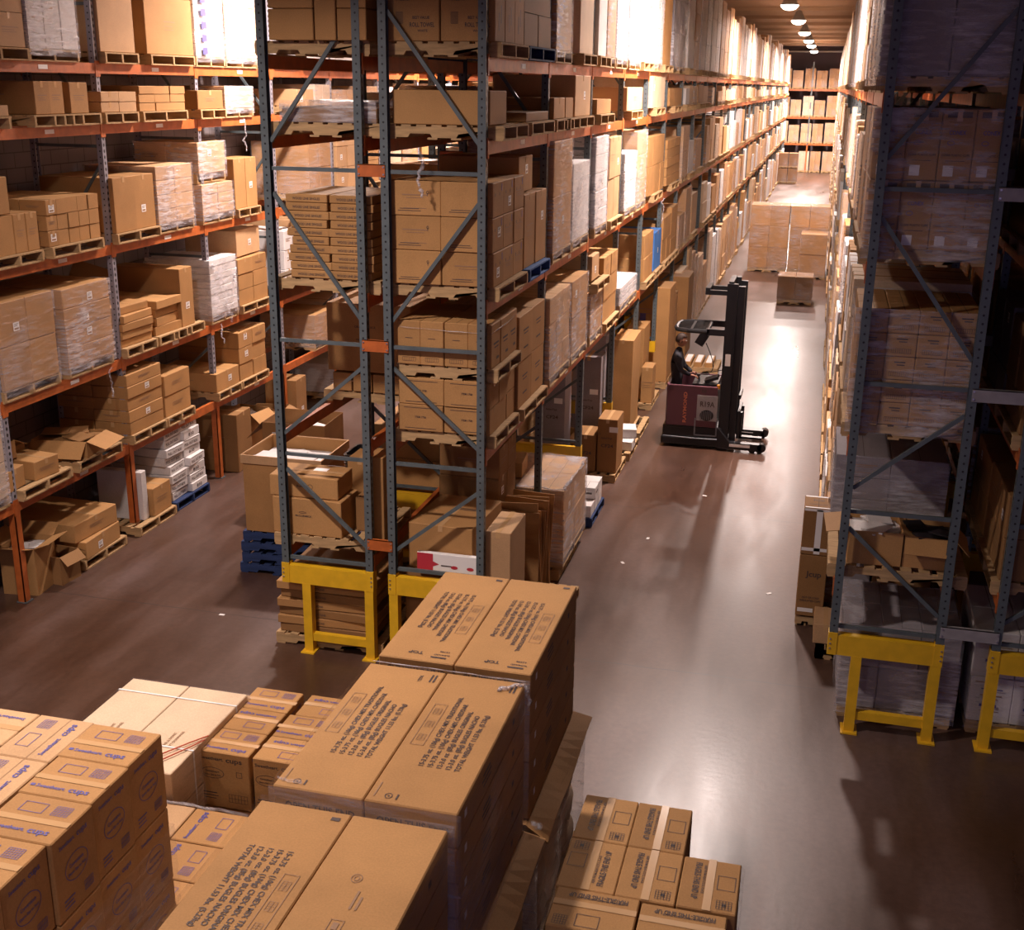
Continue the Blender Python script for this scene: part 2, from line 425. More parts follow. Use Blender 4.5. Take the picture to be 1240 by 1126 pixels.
# ------------------------------------------------------------------ pallet racks
PW = .08
def post_mesh(h, mat, flip):
    """open channel: closed face to the end of the rack, opening towards the bracing"""
    t = .006; mb = MB()
    mb.bbox((-.04, 0, 0), (.04, t, h), mat)
    mb.bbox((-.04, PW-t, 0), (.04, PW, h), mat)
    if flip > 0: mb.bbox((.04-t, t, 0), (.04, PW-t, h), mat)
    else: mb.bbox((-.04, t, 0), (-.04+t, PW-t, h), mat)
    mb.bbox((-.034, .012, .01), (.034, .02, h-.01), mat)
    return mb.mesh('post')
DIAG = [(2.15, 1.33), (2.55, 3.33), (5.08, 3.84), (5.58, 6.80)]      # heights at the outer and the inner post
HOR = [1.12, 2.32, 3.57, 5.32, 7.05]
_pm = {}; RACKMAT = {'m': 'slate'}
def rack(label, xf, xb, ys, levels, top, base, nearest=3, spacers=None, low_sleeve=False, skip=()):
    """xf: aisle face, xb: back face. ys: frame positions"""
    s = 1 if xf > xb else -1
    root = empty('pallet_rack', (xf, ys[0], 0), label=label, cat='rack')
    def W(x, y, z): return (x-xf, y-ys[0], z)
    z0 = 1.06 if base else 0
    for k, y in enumerate(ys):
        for x, fl in ((xf - s*.04, s), (xb + s*.04, -s)):
            key = (fl, z0, top, RACKMAT['m'])
            if key not in _pm: _pm[key] = post_mesh(top - z0, RACKMAT['m'], fl)
            mk('post', _pm[key], root, W(x, y, z0))
            if not base:
                mb = MB().bbox((-.07, -.02, 0), (.07, .12, .012), 'slate_plain'); mb.build('foot_plate', root, W(x, y, 0))
        if low_sleeve:
            mb = MB(); sx = xf - s*.04
            mb.bbox((-.048, -.012, .012), (.048, .0, levels[0]), 'orange'); mb.bbox((s*.042-.006, -.012, .012), (s*.042+.006, .09, levels[0]), 'orange')
            mb.build('post_protector', root, W(sx, y, 0))
        def brace(mbx, a, b):
            a, b = Vector(a), Vector(b); L = (b-a).length; ang = math.atan2(b.z-a.z, b.x-a.x)
            mbx.box((a+b)/2, (L, .032, .038), 'slate_plain', Matrix.Rotation(-ang, 3, 'Y'))
        xi, xo = xb + s*.08, xf - s*.08
        allb = MB()
        for h in HOR:
            if h < z0: continue
            m1 = allb if k >= nearest else MB()
            brace(m1, W(xi, y+.055, h), W(xo, y+.055, h))
            if k < nearest: m1.build('horizontal_brace', root)
        D = DIAG if base != 'B' else [(2.07, 1.34), (2.55, 3.35), (5.04, 3.84), (5.60, 6.80)]
        for ho, hi in D:
            m1 = allb if k >= nearest else MB()
            brace(m1, W(xo, y+.055, ho), W(xi, y+.055, hi))
            if k < nearest: m1.build('diagonal_brace', root)
        if k >= nearest: allb.build('bracing', root)
        if base:
            mb = MB(); L = abs(xf-xb)
            lo, hi = min(xf, xb)-.006, max(xf, xb)+.006
            mb.bbox(W(lo+.085, y-.004, .83), W(hi-.085, y+.10, 1.04), 'yellow')
            mb.bbox(W(lo, y-.01, .83), W(lo+.088, y+.105, 1.065), 'yellow'); mb.bbox(W(hi-.088, y-.01, .83), W(hi, y+.105, 1.065), 'yellow')
            legs = []
            oin = .23
            a = (xf - s*(oin+.05)); b2 = xb + s*.05
            for lx in (a, b2):
                mb.bbox(W(lx-.05, y-.006, .012), W(lx+.05, y+.10, .835), 'yellow')
                mb.bbox(W(lx-.08, y-.06, 0), W(lx+.08, y+.15, .014), 'yellow')
            mb.bbox(W(min(a,b2)+.05, y+.01, .14), W(max(a,b2)-.05, y+.08, .23), 'yellow')
            bs = mb.build('base_frame', root); bs['label'] = 'yellow painted base'
            if k == 0:
                bo = MB()
                for px in (lo+.022, hi-.022):
                    for zz in (.90, .95, 1.0): bo.cyl(W(px, y-.018, zz), W(px, y-.008, zz), .009, 'bolt', 8)
                bo.build('bolt', bs)
        if spacers and k < 12:
            x2, mat, hs = spacers
            for zz in hs:
                lo, hi = sorted((xb, x2))
                mb = MB().bbox(W(lo-.05, y-.012, zz-.06), W(hi+.05, y-.004, zz+.06), mat)
                mb.bbox(W(lo-.05, y-.012, zz+.052), W(hi+.05, y+.03, zz+.06), mat)
                sp_ = mb.build('row_spacer', root)
                if k == 0:
                    bo = MB()
                    for px in (lo-.035, hi+.035):
                        for q in (-.035, .035): bo.cyl(W(px, y-.02, zz+q), W(px, y-.012, zz+q), .009, 'bolt', 8)
                    bo.build('bolt', sp_)
    cnt = 0; far = MB()
    for k in range(len(ys)-1):
        for li, z in enumerate(levels):
            for face, x in (('f', xf), ('b', xb)):
                if (k, li) in skip: continue
                sg = s if face == 'f' else -s
                mbx = MB() if cnt < 96 else far
                xa, xc = x - sg*.052, x + sg*.004
                mbx.bbox(W(min(xa, xc), ys[k]+PW, z-.125), W(max(xa, xc), ys[k+1], z), 'orange')
                for yy in (ys[k]+PW*.5, ys[k+1]-.012):
                    mbx.bbox(W(min(x, x+sg*.010), yy, z-.165), W(max(x, x+sg*.010), yy+.05, z+.03), 'orange')
                if cnt < 96:
                    bm_ = mbx.build('beam', root)
                    if face == 'f' and k < 4 and s > 0:
                        MB().bbox(W(x+.0045, ys[k]+1.35, z-.085), W(x+.007, ys[k]+1.53, z-.035), 'label').build('location_tag', bm_)
                cnt += 1
    if far.v: tag(far.build('beam', root), kind='stuff')
    return root
YC = [2.65*k for k in range(32)]
YL = [.275 + 2.53*j for j in range(-1, 17)]
RACKMAT['m'] = 'slate_lit'
rack('grey and orange pallet rack against the block wall, left side', -5.92, -6.99, YL, [1.30, 2.52, 4.06, 5.60, 6.34], 8.1, None, nearest=4, low_sleeve=True)
RACKMAT['m'] = 'slate'
rack('left row of the central pallet rack on yellow bases', -2.32, -1.252, YC, [1.22, 2.54, 4.08, 5.63, 6.39], 8.1, 'A', spacers=(-1.067, 'orange', (1.39, 3.58, 5.33)),
     skip={(k, 0) for k in range(1, 40)} )
rack('right row of the central pallet rack, facing the right aisle', 0, -1.067, YC, [2.54, 4.08, 5.63, 6.39], 8.1, 'B')
YR = [-.17 + 2.65*k for k in range(32)]
rack('left row of the right pallet rack, beside the right aisle', 3.58, 4.65, YR, [1.60, 3.03, 4.65, 6.12], 8.1, 'A', spacers=(5.08, 'grey_spacer', (1.20, 3.54, 5.31)))
rack('grey pallet rack cut by the right picture edge', 6.15, 5.08, [-.17+2.65*k for k in range(9)], [1.60, 3.03, 4.65, 6.12], 8.1, 'B')
# rack across the far end of the aisle
def end_rack():
    yb = 84.9
    root = empty('pallet_rack', (1.8, yb, 0), label='pallet rack across the far end of the right aisle', cat='rack')
    xs = [-1.0 + 2.62*k for k in range(3)]
    for x in xs:
        for y in (0, 1.0):
            mb = MB().bbox((-.05,-.05,0), (.05,.05,8.0), 'slate_plain'); p = mb.build('post', root, (x-1.8, y, 0))
            if y == 0: MB().bbox((-.06,-.065,0), (.06,-.051,2.0), 'orange').build('post_protector', root, (x-1.8, y, 0))
        MB().box((0,.5,3), (.04,1.0,.05), 'slate_plain', Matrix.Rotation(.8,3,'X')).build('bracing', root, (x-1.8, 0, 0))
    for z in (2.12, 4.04, 6.05):
        for a, b in zip(xs, xs[1:]):
            for y in (-.06, 1.06): MB().bbox((a+.05-1.8, y-.02, z-.13), (b-.05-1.8, y+.02, z), 'orange').build('beam', root)
end_rack()

# ------------------------------------------------------------------ pallets
_pal = {}
def pallet_mesh(mat, L=1.2, Wd=1.0):
    """stringers run along x (L), deck boards across"""
    k = (mat, L, Wd)
    if k in _pal: return _pal[k]
    mb = MB()
    for y in (-Wd/2+.02, 0, Wd/2-.02):
        n = L/2 # notched stringer
        prof = [(-n,.018), (-n*.62,.018), (-n*.58,.055), (-n*.24,.055), (-n*.20,.018), (n*.20,.018), (n*.24,.055), (n*.58,.055), (n*.62,.018), (n,.018), (n,.12), (-n,.12)]
        vs = [(a, y+sg*.019, b) for sg in (-1, 1) for a, b in prof]; N = len(prof)
        fs = [(i, (i+1)%N, (i+1)%N+N, i+N) for i in range(N)]
        # caps split in convex strips
        strips = [(0,1,2,11), (2,3,10,11), (3,4,5,10), (5,6,10), (6,7,9,10), (7,8,9)]
        fs += [tuple(reversed(q)) for q in ((0,1,2,11), (2,3,10,11), (3,4,10), (4,5,10), (5,6,10), (6,7,10), (7,9,10), (7,8,9))]
        fs += [tuple(a+N for a in q) for q in ((0,1,2,11), (2,3,10,11), (3,4,10), (4,5,10), (5,6,10), (6,7,10), (7,9,10), (7,8,9))]
        mb.add(vs, [tuple(reversed(f)) if i < N else f for i, f in enumerate(fs)], mat)
    nb = 8
    for i in range(nb):
        x = -L/2 + .055 + i*(L-.11)/(nb-1)
        mb.bbox((x-.05, -Wd/2, .12), (x+.05, Wd/2, .138), mat)
    for x in (-L/2+.06, -.12, .12, L/2-.06): mb.bbox((x-.05, -Wd/2, 0), (x+.05, Wd/2, .018), mat)
    _pal[k] = mb.mesh('pallet'); return _pal[k]
PALLETS = []          # (loc, mat, label, group, L, W, rz)
def pallet(x, y, z, desc, mat='wood', L=1.2, Wd=1.0, rz=0, group=None):
    PALLETS.append((x, y, z, mat, desc, group or 'wooden pallets', L, Wd, rz))

# ------------------------------------------------------------------ cartons
CARTONS = []
def carton(x, y, z, w_, d_, h_, mat, label, group=None, rz=0, tape=True, flag=(), face='+x'):
    """x, y: centre, z: underside; w along x, d along y"""
    CARTONS.append(dict(p=(x, y, z), s=(w_, d_, h_), mat=mat, label=label, group=group, rz=rz, tape=tape, flag=flag, face=face))
_cm = {}
def carton_mesh(w_, d_, h_, mat, seam=True):
    k = (round(w_, 3), round(d_, 3), round(h_, 3), mat, seam)
    if k in _cm: return _cm[k]
    mb = MB().chbox((0,0,h_/2), (w_, d_, h_-.002), mat, .007)
    if not seam: pass
    elif w_ <= d_:    # flap seam along the longer side
        mb.bbox((-.0025, -d_/2+.008, h_-.003), (.0025, d_/2-.008, h_-.0005), 'dark_gap')
    else:
        mb.bbox((-w_/2+.008, -.0025, h_-.003), (w_/2-.008, .0025, h_-.0005), 'dark_gap')
    _cm[k] = mb.mesh('cardboard_carton'); return _cm[k]
_tm = {}
def tape_mesh(w_, d_, h_):
    k = (round(w_, 2), round(d_, 2), round(h_, 2))
    if k in _tm: return _tm[k]
    mb = MB(); t = .0012; e = .0008
    if w_ <= d_:
        mb.bbox((-.026, -d_/2-e-t, h_), (.026, d_/2+e+t, h_+t), 'tape')
        for sg in (-1, 1): mb.bbox((-.026, min(sg*(d_/2+e), sg*(d_/2+e+t)), h_-.07), (.026, max(sg*(d_/2+e), sg*(d_/2+e+t)), h_), 'tape')
    else:
        mb.bbox((-w_/2-e-t, -.026, h_), (w_/2+e+t, .026, h_+t), 'tape')
        for sg in (-1, 1): mb.bbox((min(sg*(w_/2+e), sg*(w_/2+e+t)), -.026, h_-.07), (max(sg*(w_/2+e), sg*(w_/2+e+t)), .026, h_), 'tape')
    _tm[k] = mb.mesh('packing_tape'); return _tm[k]
def label_mesh(dims, face, u, v, a=.10, b=.10):
    w_, d_, h_ = dims; n, U, V = [Vector(q) for q in FACES[face]]
    c = Vector((0,0,h_/2)) + Vector((n.x*w_/2, n.y*d_/2, 0)) + n*.0016 + U*u + V*v
    def q(u0, v0, u1, v1, e): return [tuple(c+U*x+V*y+n*e) for x, y in ((u0,v0),(u1,v0),(u1,v1),(u0,v1))]
    mb = MB().add(q(-a/2,-b/2,a/2,b/2,0), [(0,1,2,3)], 'label')
    for i in range(3): mb.add(q(-a*.36, b*(.28-.13*i), a*(.36-.1*i), b*(.33-.13*i), .0006), [(0,1,2,3)], 'ink')
    mb.add(q(-a*.36, -b*.38, a*.36, -b*.16, .0006), [(0,1,2,3)], 'grey_ink')
    return mb.mesh('shipping_label')
BOXES = []          # (lo, hi) of every load, used to rank what the picture shows
def box_of(c):
    x, y, z = c['p']; w_, d_, h_ = c['s']; return (x-w_/2, y-d_/2, z), (x+w_/2, y+d_/2, z+h_)
def make_tree():
    from mathutils.bvhtree import BVHTree
    B = [box_of(c) for c in CARTONS] + BOXES + [((a[1][0], a[2][0], a[3]), (a[1][1], a[2][1], a[3]+.14+a[4])) for a in WQ]
    V = []; F = []
    for lo, hi in B:
        k = len(V); V += [(x, y, z) for z in (lo[2], hi[2]) for x, y in ((lo[0],lo[1]),(hi[0],lo[1]),(hi[0],hi[1]),(lo[0],hi[1]))]
        F += [tuple(k+i for i in f) for f in ((3,2,1,0),(4,5,6,7),(0,1,5,4),(1,2,6,5),(2,3,7,6),(3,0,4,7))]
    return BVHTree.FromPolygons(V, F)
def seen_area(tree, lo, hi):
    tot = 0
    for ax in range(3):
        side = hi[ax] if CP[ax] > hi[ax] else lo[ax] if CP[ax] < lo[ax] else None
        if side is None: continue
        b1, b2 = (ax+1) % 3, (ax+2) % 3; sg = 1 if side == hi[ax] else -1
        area = (hi[b1]-lo[b1])*(hi[b2]-lo[b2]); n = 0
        for u in (.1, .5, .9):
            for v in (.1, .5, .9):
                p = [0, 0, 0]; p[ax] = side + sg*.006; p[b1] = lo[b1]+(hi[b1]-lo[b1])*u; p[b2] = lo[b2]+(hi[b2]-lo[b2])*v
                q = project(p)
                if q is None or not (0 <= q[0] <= 1240 and 0 <= q[1] <= 1126): continue
                P_ = Vector(p); d = CP-P_; L = d.length; d /= L
                if tree.ray_cast(P_, d, L)[0] is None: tot += area/9*abs(d[ax])/L**2
    return tot
def build_cartons(tree):
    scored = []
    for i, c in enumerate(CARTONS):
        x, y, z = c['p']; w_, d_, h_ = c['s']
        q = project((x, y, z+h_/2))
        s = 0
        if q:
            px, py, zz = q
            if -40 < px < 1280 and -40 < py < 1166:
                s = seen_area(tree, *box_of(c))
        if 'keep' in c['flag'] and s > 0: s += 10
        scored.append((-s, i))
    scored.sort()
    R = random.Random(5)
    far = MB()
    for rank, (s, i) in enumerate(scored):
        c = CARTONS[i]; x, y, z = c['p']; w_, d_, h_ = c['s']
        if rank < 297 and s < 0:
            o = mk('cardboard_carton', carton_mesh(w_, d_, h_, c['mat'], c['tape'] or c['face'] != '+x' or 'keep' not in c['flag']), None, (x, y, z), (0, 0, c['rz']))
            tag(o, c['label'], 'carton', c['group'])
            dims = (w_, d_, h_)
            if c['tape'] and h_ > .12: mk('packing_tape', tape_mesh(w_, d_, h_), o)
            fl = c['flag']
            if callable(c.get('fn')): c['fn'](o, dims)
            for f in fl:
                if isinstance(f, tuple): printing(o, dims, f[0], f[1], ink=f[2] if len(f) > 2 else 'ink')
            if 'plain' not in fl and h_ > .15:
                r = R.random(); fc = c['face']
                if r < .38: mk('shipping_label', label_mesh(dims, fc, (R.random()-.5)*.2*d_, (R.random()-.5)*.3*h_, .11, min(.10, h_*.5)), o)
                elif r < .75: 
                    k = min(.3, d_*.6)
                    printing(o, dims, fc, [('f', 0, h_*.08, k, .010), ('f', -k*.12, h_*.0, k*.75, .007), ('f', -k*.05, -h_*.06, k*.85, .007)], ink='grey_ink')
                if R.random() < .5 and w_ > .2:
                    k = min(.3, w_*.5)
                    printing(o, dims, '-y', [('f', 0, h_*.1, k, .012), ('f', 0, h_*.02, k*.7, .007), ('f', 0, -h_*.28, k*.9, .006)], ink='grey_ink')
        else:
            rot = Matrix.Rotation(c['rz'], 3, 'Z') if c['rz'] else None
            far.box((x, y, z+h_/2), (w_-.006, d_-.006, h_-.006), c['mat'], rot)
    o = far.build('cardboard_cartons'); tag(o, 'many more brown and white cartons on the rack shelves, mostly far down the aisles', 'cartons', kind='stuff')
def build_pallets():
    sc = []
    for i, p in enumerate(PALLETS):
        q = project(p[:3]); s = 0
        if q and -60 < q[0] < 1300 and -60 < q[1] < 1186: s = 1/q[2]
        sc.append((-s, i))
    sc.sort(); far = MB()
    for rank, (s, i) in enumerate(sc):
        x, y, z, mat, desc, grp, L, Wd, rz = PALLETS[i]
        if rank < 290 and s < 0:
            o = mk('pallet', pallet_mesh(mat, L, Wd), None, (x, y, z), (0,0,rz))
            tag(o, desc, 'pallet', grp)
        else:
            far.bbox((x-L/2, y-Wd/2, z+.115), (x+L/2, y+Wd/2, z+.138), mat)
            for yy in (-Wd/2+.03, 0, Wd/2-.03): far.bbox((x-L/2, y+yy-.02, z), (x+L/2, y+yy+.02, z+.115), mat)
    if far.v:
        o = far.build('pallets'); tag(o, 'many more wooden pallets far down the aisles', 'pallets', kind='stuff')

LAY = ['bottom', 'second', 'third', 'fourth', 'fifth', 'sixth', 'seventh', 'eighth', 'ninth', 'tenth']
ORD = ['first', 'second', 'third', 'fourth', 'fifth', 'sixth', 'seventh', 'eighth', 'ninth', 'tenth'] + ['%dth' % i for i in range(11, 40)]
LOOK = dict(kraft='tan', kraft_light='light tan', kraft_dark='dark', kraft_pale='pale', white_board='white', grey_board='grey', blue_board='blue')
def stack(desc, xr, yr, z0, nx, ny, nz, mat='kraft', jit=.006, seen='+x', group=None, tape=True, flag=(), hide=False, gap=.004, hs=None):
    """grid of cartons; only those on a seen side or on top are made. seen: aisle side"""
    xa, xb = xr; ya, yb = yr
    w_, d_ = (xb-xa)/nx, (yb-ya)/ny
    H = hs if isinstance(hs, (int, float)) else .35
    for iz in range(nz):
        z = z0 + iz*H
        for ix in range(nx):
            for iy in range(ny):
                fx = ix == (nx-1 if seen == '+x' else 0)
                if not (fx or iy == 0 or iz == nz-1): continue
                pos = (LAY[iz] if iz < nz-1 or nz == 1 else 'top') + ' layer' if nz > 1 else 'single layer'
                if ny > 1: pos += ', ' + ('front' if iy == 0 else 'rear' if iy == ny-1 else 'middle' if ny == 3 else ORD[iy])
                if nx > 1:
                    col = ix if seen == '+x' else ix
                    pos += ' ' + ('left' if col == 0 else 'right' if col == nx-1 else 'centre' if nx == 3 else ORD[col] + ' from left')
                f = list(flag)
                if not fx and iy > 0 and iz < nz: f.append('hid')
                if hide: f.append('hid')
                j = lambda: random.uniform(-jit, jit)
                carton(xa + (ix+.5)*w_ + j(), ya + (iy+.5)*d_ + j(), z, w_-gap, d_-gap, H-.002, mat,
                       '%s carton, %s, %s' % (LOOK.get(mat, 'brown'), pos, desc), group, random.uniform(-jit, jit)*.6, tape, tuple(f), seen)
    return z0 + nz*H

# ------------------------------------------------------------------ stretch film
def film_box(name, parent, lo, hi, mat='film', sub=.12, amp=.012, top=False, label=None, seed=0):
    x0, y0, z0 = lo; x1, y1, z1 = hi
    mb = MB()
    def sheet(o, U, V, n, closed=False):
        lu, lv = Vector(U).length, Vector(V).length
        nu, nv = max(1, min(10, int(lu/sub))), max(1, min(12, int(lv/sub)))
        vs = []
        for j in range(nv+1):
            for i in range(nu+1):
                p = Vector(o) + Vector(U)*(i/nu) + Vector(V)*(j/nv)
                e = 0 if i in (0, nu) else (mnoise.noise(p*4 + Vector((seed, 0, 0)))*amp)
                vs.append(p + Vector(n)*(e+.002))
        fs = [(j*(nu+1)+i, j*(nu+1)+i+1, (j+1)*(nu+1)+i+1, (j+1)*(nu+1)+i) for j in range(nv) for i in range(nu)]
        mb.add(vs, fs, mat)
    sheet((x0,y0,z0), (x1-x0,0,0), (0,0,z1-z0), (0,-1,0))
    sheet((x1,y0,z0), (0,y1-y0,0), (0,0,z1-z0), (1,0,0))
    sheet((x1,y1,z0), (x0-x1,0,0), (0,0,z1-z0), (0,1,0))
    sheet((x0,y1,z0), (0,y0-y1,0), (0,0,z1-z0), (-1,0,0))
    if top: sheet((x0,y0,z1), (x1-x0,0,0), (0,y1-y0,0), (0,0,1))
    o = mb.build(name, parent, smooth=True)
    return o
WRAPN = [0]; LR = random.Random(99)
def wrapped(desc, xr, yr, z0, h, nx=2, ny=2, nz=3, mat='kraft', seen='+x', film='film', near=True, pal='wood', look=None, group='stretch wrapped pallet loads', top=False):
    """a stretch wrapped load with its pallet: one thing; far ones are queued so that only the 300 largest become things"""
    args = (desc, xr, yr, z0, h, nx, ny, nz, mat, seen, film, near, pal, look, group, top)
    if near: return wrapped_now(*args)
    WQ.append(args)
WQ = []
def build_wrapped(tree):
    sc = []
    for i, a in enumerate(WQ):
        q = project((sum(a[1])/2, a[2][0], a[3]+a[4]/2)); s_ = 0
        if q and -30 < q[0] < 1270 and -60 < q[1] < 1180: s_ = seen_area(tree, (a[1][0], a[2][0], a[3]), (a[1][1], a[2][1], a[3]+.14+a[4]))
        sc.append((-s_, i))
    sc.sort(); room = 290 - WRAPN[0]; far = MB()
    for rank, (s_, i) in enumerate(sc):
        a = WQ[i]
        if rank < room and s_ < 0: wrapped_now(*a); continue
        (xa, xb), (ya, yb), z0, h, nz = a[1], a[2], a[3], a[4], a[7]
        for iz in range(nz): far.bbox((xa, ya, z0+.14+iz*h/nz), (xb, yb, z0+.14+(iz+1)*h/nz-.01), a[8])
        far.bbox((xa, ya, z0+.115), (xb, yb, z0+.138), 'wood')
        for yy in (ya+.03, (ya+yb)/2, yb-.03): far.bbox((xa, yy-.02, z0), (xb, yy+.02, z0+.115), 'wood')
    if far.v: tag(far.build('pallet_loads'), 'many more pallet loads far down the aisles', 'pallet loads', kind='stuff')
def wrapped_now(desc, xr, yr, z0, h, nx, ny, nz, mat, seen, film, near, pal, look, group, top):
    xa, xb = xr; ya, yb = yr
    cx, cy = (xa+xb)/2, (ya+yb)/2
    WRAPN[0] += 1; BOXES.append(((xa, ya, z0), (xb, yb, z0+.14+h)))
    r = empty('wrapped_pallet_load', (cx, cy, z0), label='%s wrapped load, %s' % (look or {'kraft': 'tan carton', 'white_board': 'white', 'kraft_pale': 'pale carton', 'grey_board': 'grey', 'kraft_light': 'light tan carton', 'kraft_dark': 'dark carton'}.get(mat, 'carton'), desc), cat='pallet load', group=group)
    lx, ly = (xb-xa)/2, (yb-ya)/2
    mk('pallet', pallet_mesh(pal, round(2*lx, 1), round(2*ly, 1)), r)
    zb = .14; H = h/nz; w_, d_ = 2*lx/nx, 2*ly/ny
    if near:
        for iz in range(nz):
            for ix in range(nx):
                for iy in range(ny):
                    fx = ix == (nx-1 if seen == '+x' else 0)
                    if not (fx or iy == 0 or iz == nz-1): continue
                    j = lambda: random.uniform(-.005, .005)
                    oc = mk('carton', carton_mesh(w_-.004, d_-.004, H-.002, mat), r, (-lx+(ix+.5)*w_+j(), -ly+(iy+.5)*d_+j(), zb+iz*H))
                    if H > .2 and yr[0] < 12 and xa < 5:
                        if fx and LR.random() < .3: mk('shipping_label', label_mesh((w_, d_, H), seen, (LR.random()-.5)*.25*d_, (LR.random()-.5)*.3*H, .11, .10), oc)
                        if iy == 0 and LR.random() < .5: printing(oc, (w_, d_, H), '-y', [('f', 0, H*.1, w_*.5, .012), ('f', 0, H*.02, w_*.35, .008), ('f', 0, -H*.25, w_*.45, .006)], ink='grey_ink')
    else:
        mb = MB()
        for iz in range(nz):
            for iy in range(ny): mb.box((0, -ly+(iy+.5)*d_, zb+(iz+.5)*H), (2*lx, d_-.012, H-.010), mat)
        mb.build('carton_stack', r)
    film_box('stretch_film', r, (-lx-.012, -ly-.012, .06), (lx+.012, ly+.012, zb+h+.004), film, .12 if near else .35, .014, top, seed=WRAPN[0]*3.7)
    return r

# ================================================================== foreground staging stacks
GF = 'cartons staged on the floor in front of the racks'
# ---- snack cases, three double stacks
CH = .225
chex_lines = ['15-3.75 oz. (106g) CHEX MIX TRADITIONAL', '15-3.75 oz. (106g) CHEX MIX CHEDDAR', '12-3.0 oz. (85g) BUGLES ORIGINAL', '12-3.0 oz. (85g) BUGLES NACHO', 'TOTAL WEIGHT 11.53 lbs. (5.23kg)']
chex_w = [.84, .76, .68, .64, .66]
def chex_top(flip):
    it = []
    for i, (t, wd) in enumerate(zip(chex_lines, chex_w)):
        if flip: it.append(('t', t, .075-i*.055, .38, .043, -90, wd))
        else: it.append(('t', t, -.065+i*.055, -.37, .043, 90, wd))
    s = -1 if not flip else 1
    it += [('!grey_ink:o', s*.175, -s*.0+ (.10 if not flip else -.05), .085, .50)]
    for q in range(3):
        v0 = (.10 if not flip else -.05) + (q-1)*.16
        it += [('!grey_ink:g', s*.175, v0, .045, .07, 2, 4)]
    if flip:
        it += [('t', 'TOP', .02, -.64, .055, 180), ('t', '12396', .20, -.60, .03, 180), ('t', 'BUNDLED', .21, -.65, .025, 180), ('f', .14, -.70, .11, .02), ('f', .20, .70, .05, .03)]
    else:
        it += [('t', '12396', .14, .60, .034, 90), ('f', .20, .66, .012, .10), ('f', .225, .66, .012, .10), ('e', -.15, -.70, .022, .026), ('f', -.15, -.70, .012, .012), ('f', -.10, -.70, .010, .05), ('!grey_ink:f', -.23, -.65, .008, .14)]
    return it
def chex(x0, y0, tops, desc, flip, layers, wrap):
    """x0, y0: left front corner; two cases of .54 x 1.54 side by side"""
    for iz in range(layers):
        z = tops - (iz+1)*CH
        for ix in (0, 1):
            if ix == 0 and iz > 1: pass
            it = []
            if iz == 0 and not (wrap and flip and ix == 1): it.append(('top', chex_top(flip)))
            elif iz == 0: it.append(('top', [('!grey_ink:e', -.05, .26, .03, .035), ('!grey_ink:e', -.05, .26, .015, .02), ('!grey_ink:f', .0, .10, .012, .14), ('!grey_ink:f', .03, .08, .012, .10), ('!grey_ink:o', -.02, -.10, .07, .09), ('!grey_ink:f', -.02, -.10, .03, .05)]))
            fr = [('t', 'OPEN OTHER END' if flip else 'OPEN THIS END', .21 if flip else -.20, -.03 if not flip else .05, .075, 180 if flip else 0, .42)]
            if iz == 0: it.append(('-y', fr))
            if ix == 1:
                it.append(('+x', [('!label:f', -.62, .03, .045, .05), ('f', -.18, .0, .20, .018), ('f', -.18, .035, .16, .018), ('f', -.17, -.035, .18, .014), ('f', .45, .0, .05, .04)]))
            carton(x0+.27+ix*.545, y0+.77, z, .538, 1.535, CH-.003, 'kraft',
                   'snack case, %s, %s side, %s' % (['top layer', 'second layer down', 'third layer down', 'fourth layer down', 'fifth layer down'][iz], ['left', 'right'][ix], desc),
                   'long snack cases on the staging pallets', 0, False, tuple(it) + ('plain', 'keep') + (('hid',) if ix == 0 and iz > 0 else ()), '+x')
chex(.455, -4.31, 2.40, 'rear stack nearest the yellow base', True, 5, False)
chex(.445, -5.97, 2.40, 'middle film wrapped stack', False, 5, True)
chex(.42, -7.60, 2.36, 'nearest stack at the picture bottom', True, 5, True)
def sheet_pad(x0, x1, y0, y1, z, label, sag=.10):
    vs = []; N = 14
    for j in range(N+1):
        t = j/N; y = y0+(y1-y0)*t
        for (x, dz) in ((x0, 0), (x1-.16, 0), (x1, -sag*(1.1-.7*t) + .02*math.sin(t*9))): vs.append((x, y, z+dz))
    k = len(vs); vs += [(a, b, c-.008) for a, b, c in vs]
    fs = []
    for j in range(N):
        for i in range(2):
            a = j*3+i; fs += [(a, a+1, a+4, a+3), (a+k+3, a+k+4, a+k+1, a+k)]
        fs += [(j*3+2, j*3+2+k, j*3+5+k, j*3+5), (j*3+3, j*3+3+k, j*3+k, j*3)]
    fs += [(0, k, k+1, 1), (1, k+1, k+2, 2), (N*3+1, N*3+1+k, N*3+k, N*3), (N*3+2, N*3+2+k, N*3+1+k, N*3+1)]
    o = MB().add(vs, fs, 'kraft').build('corrugated_sheet')
    tag(o, label, 'cardboard sheet', 'cardboard sheets between the snack case stacks')
    return o
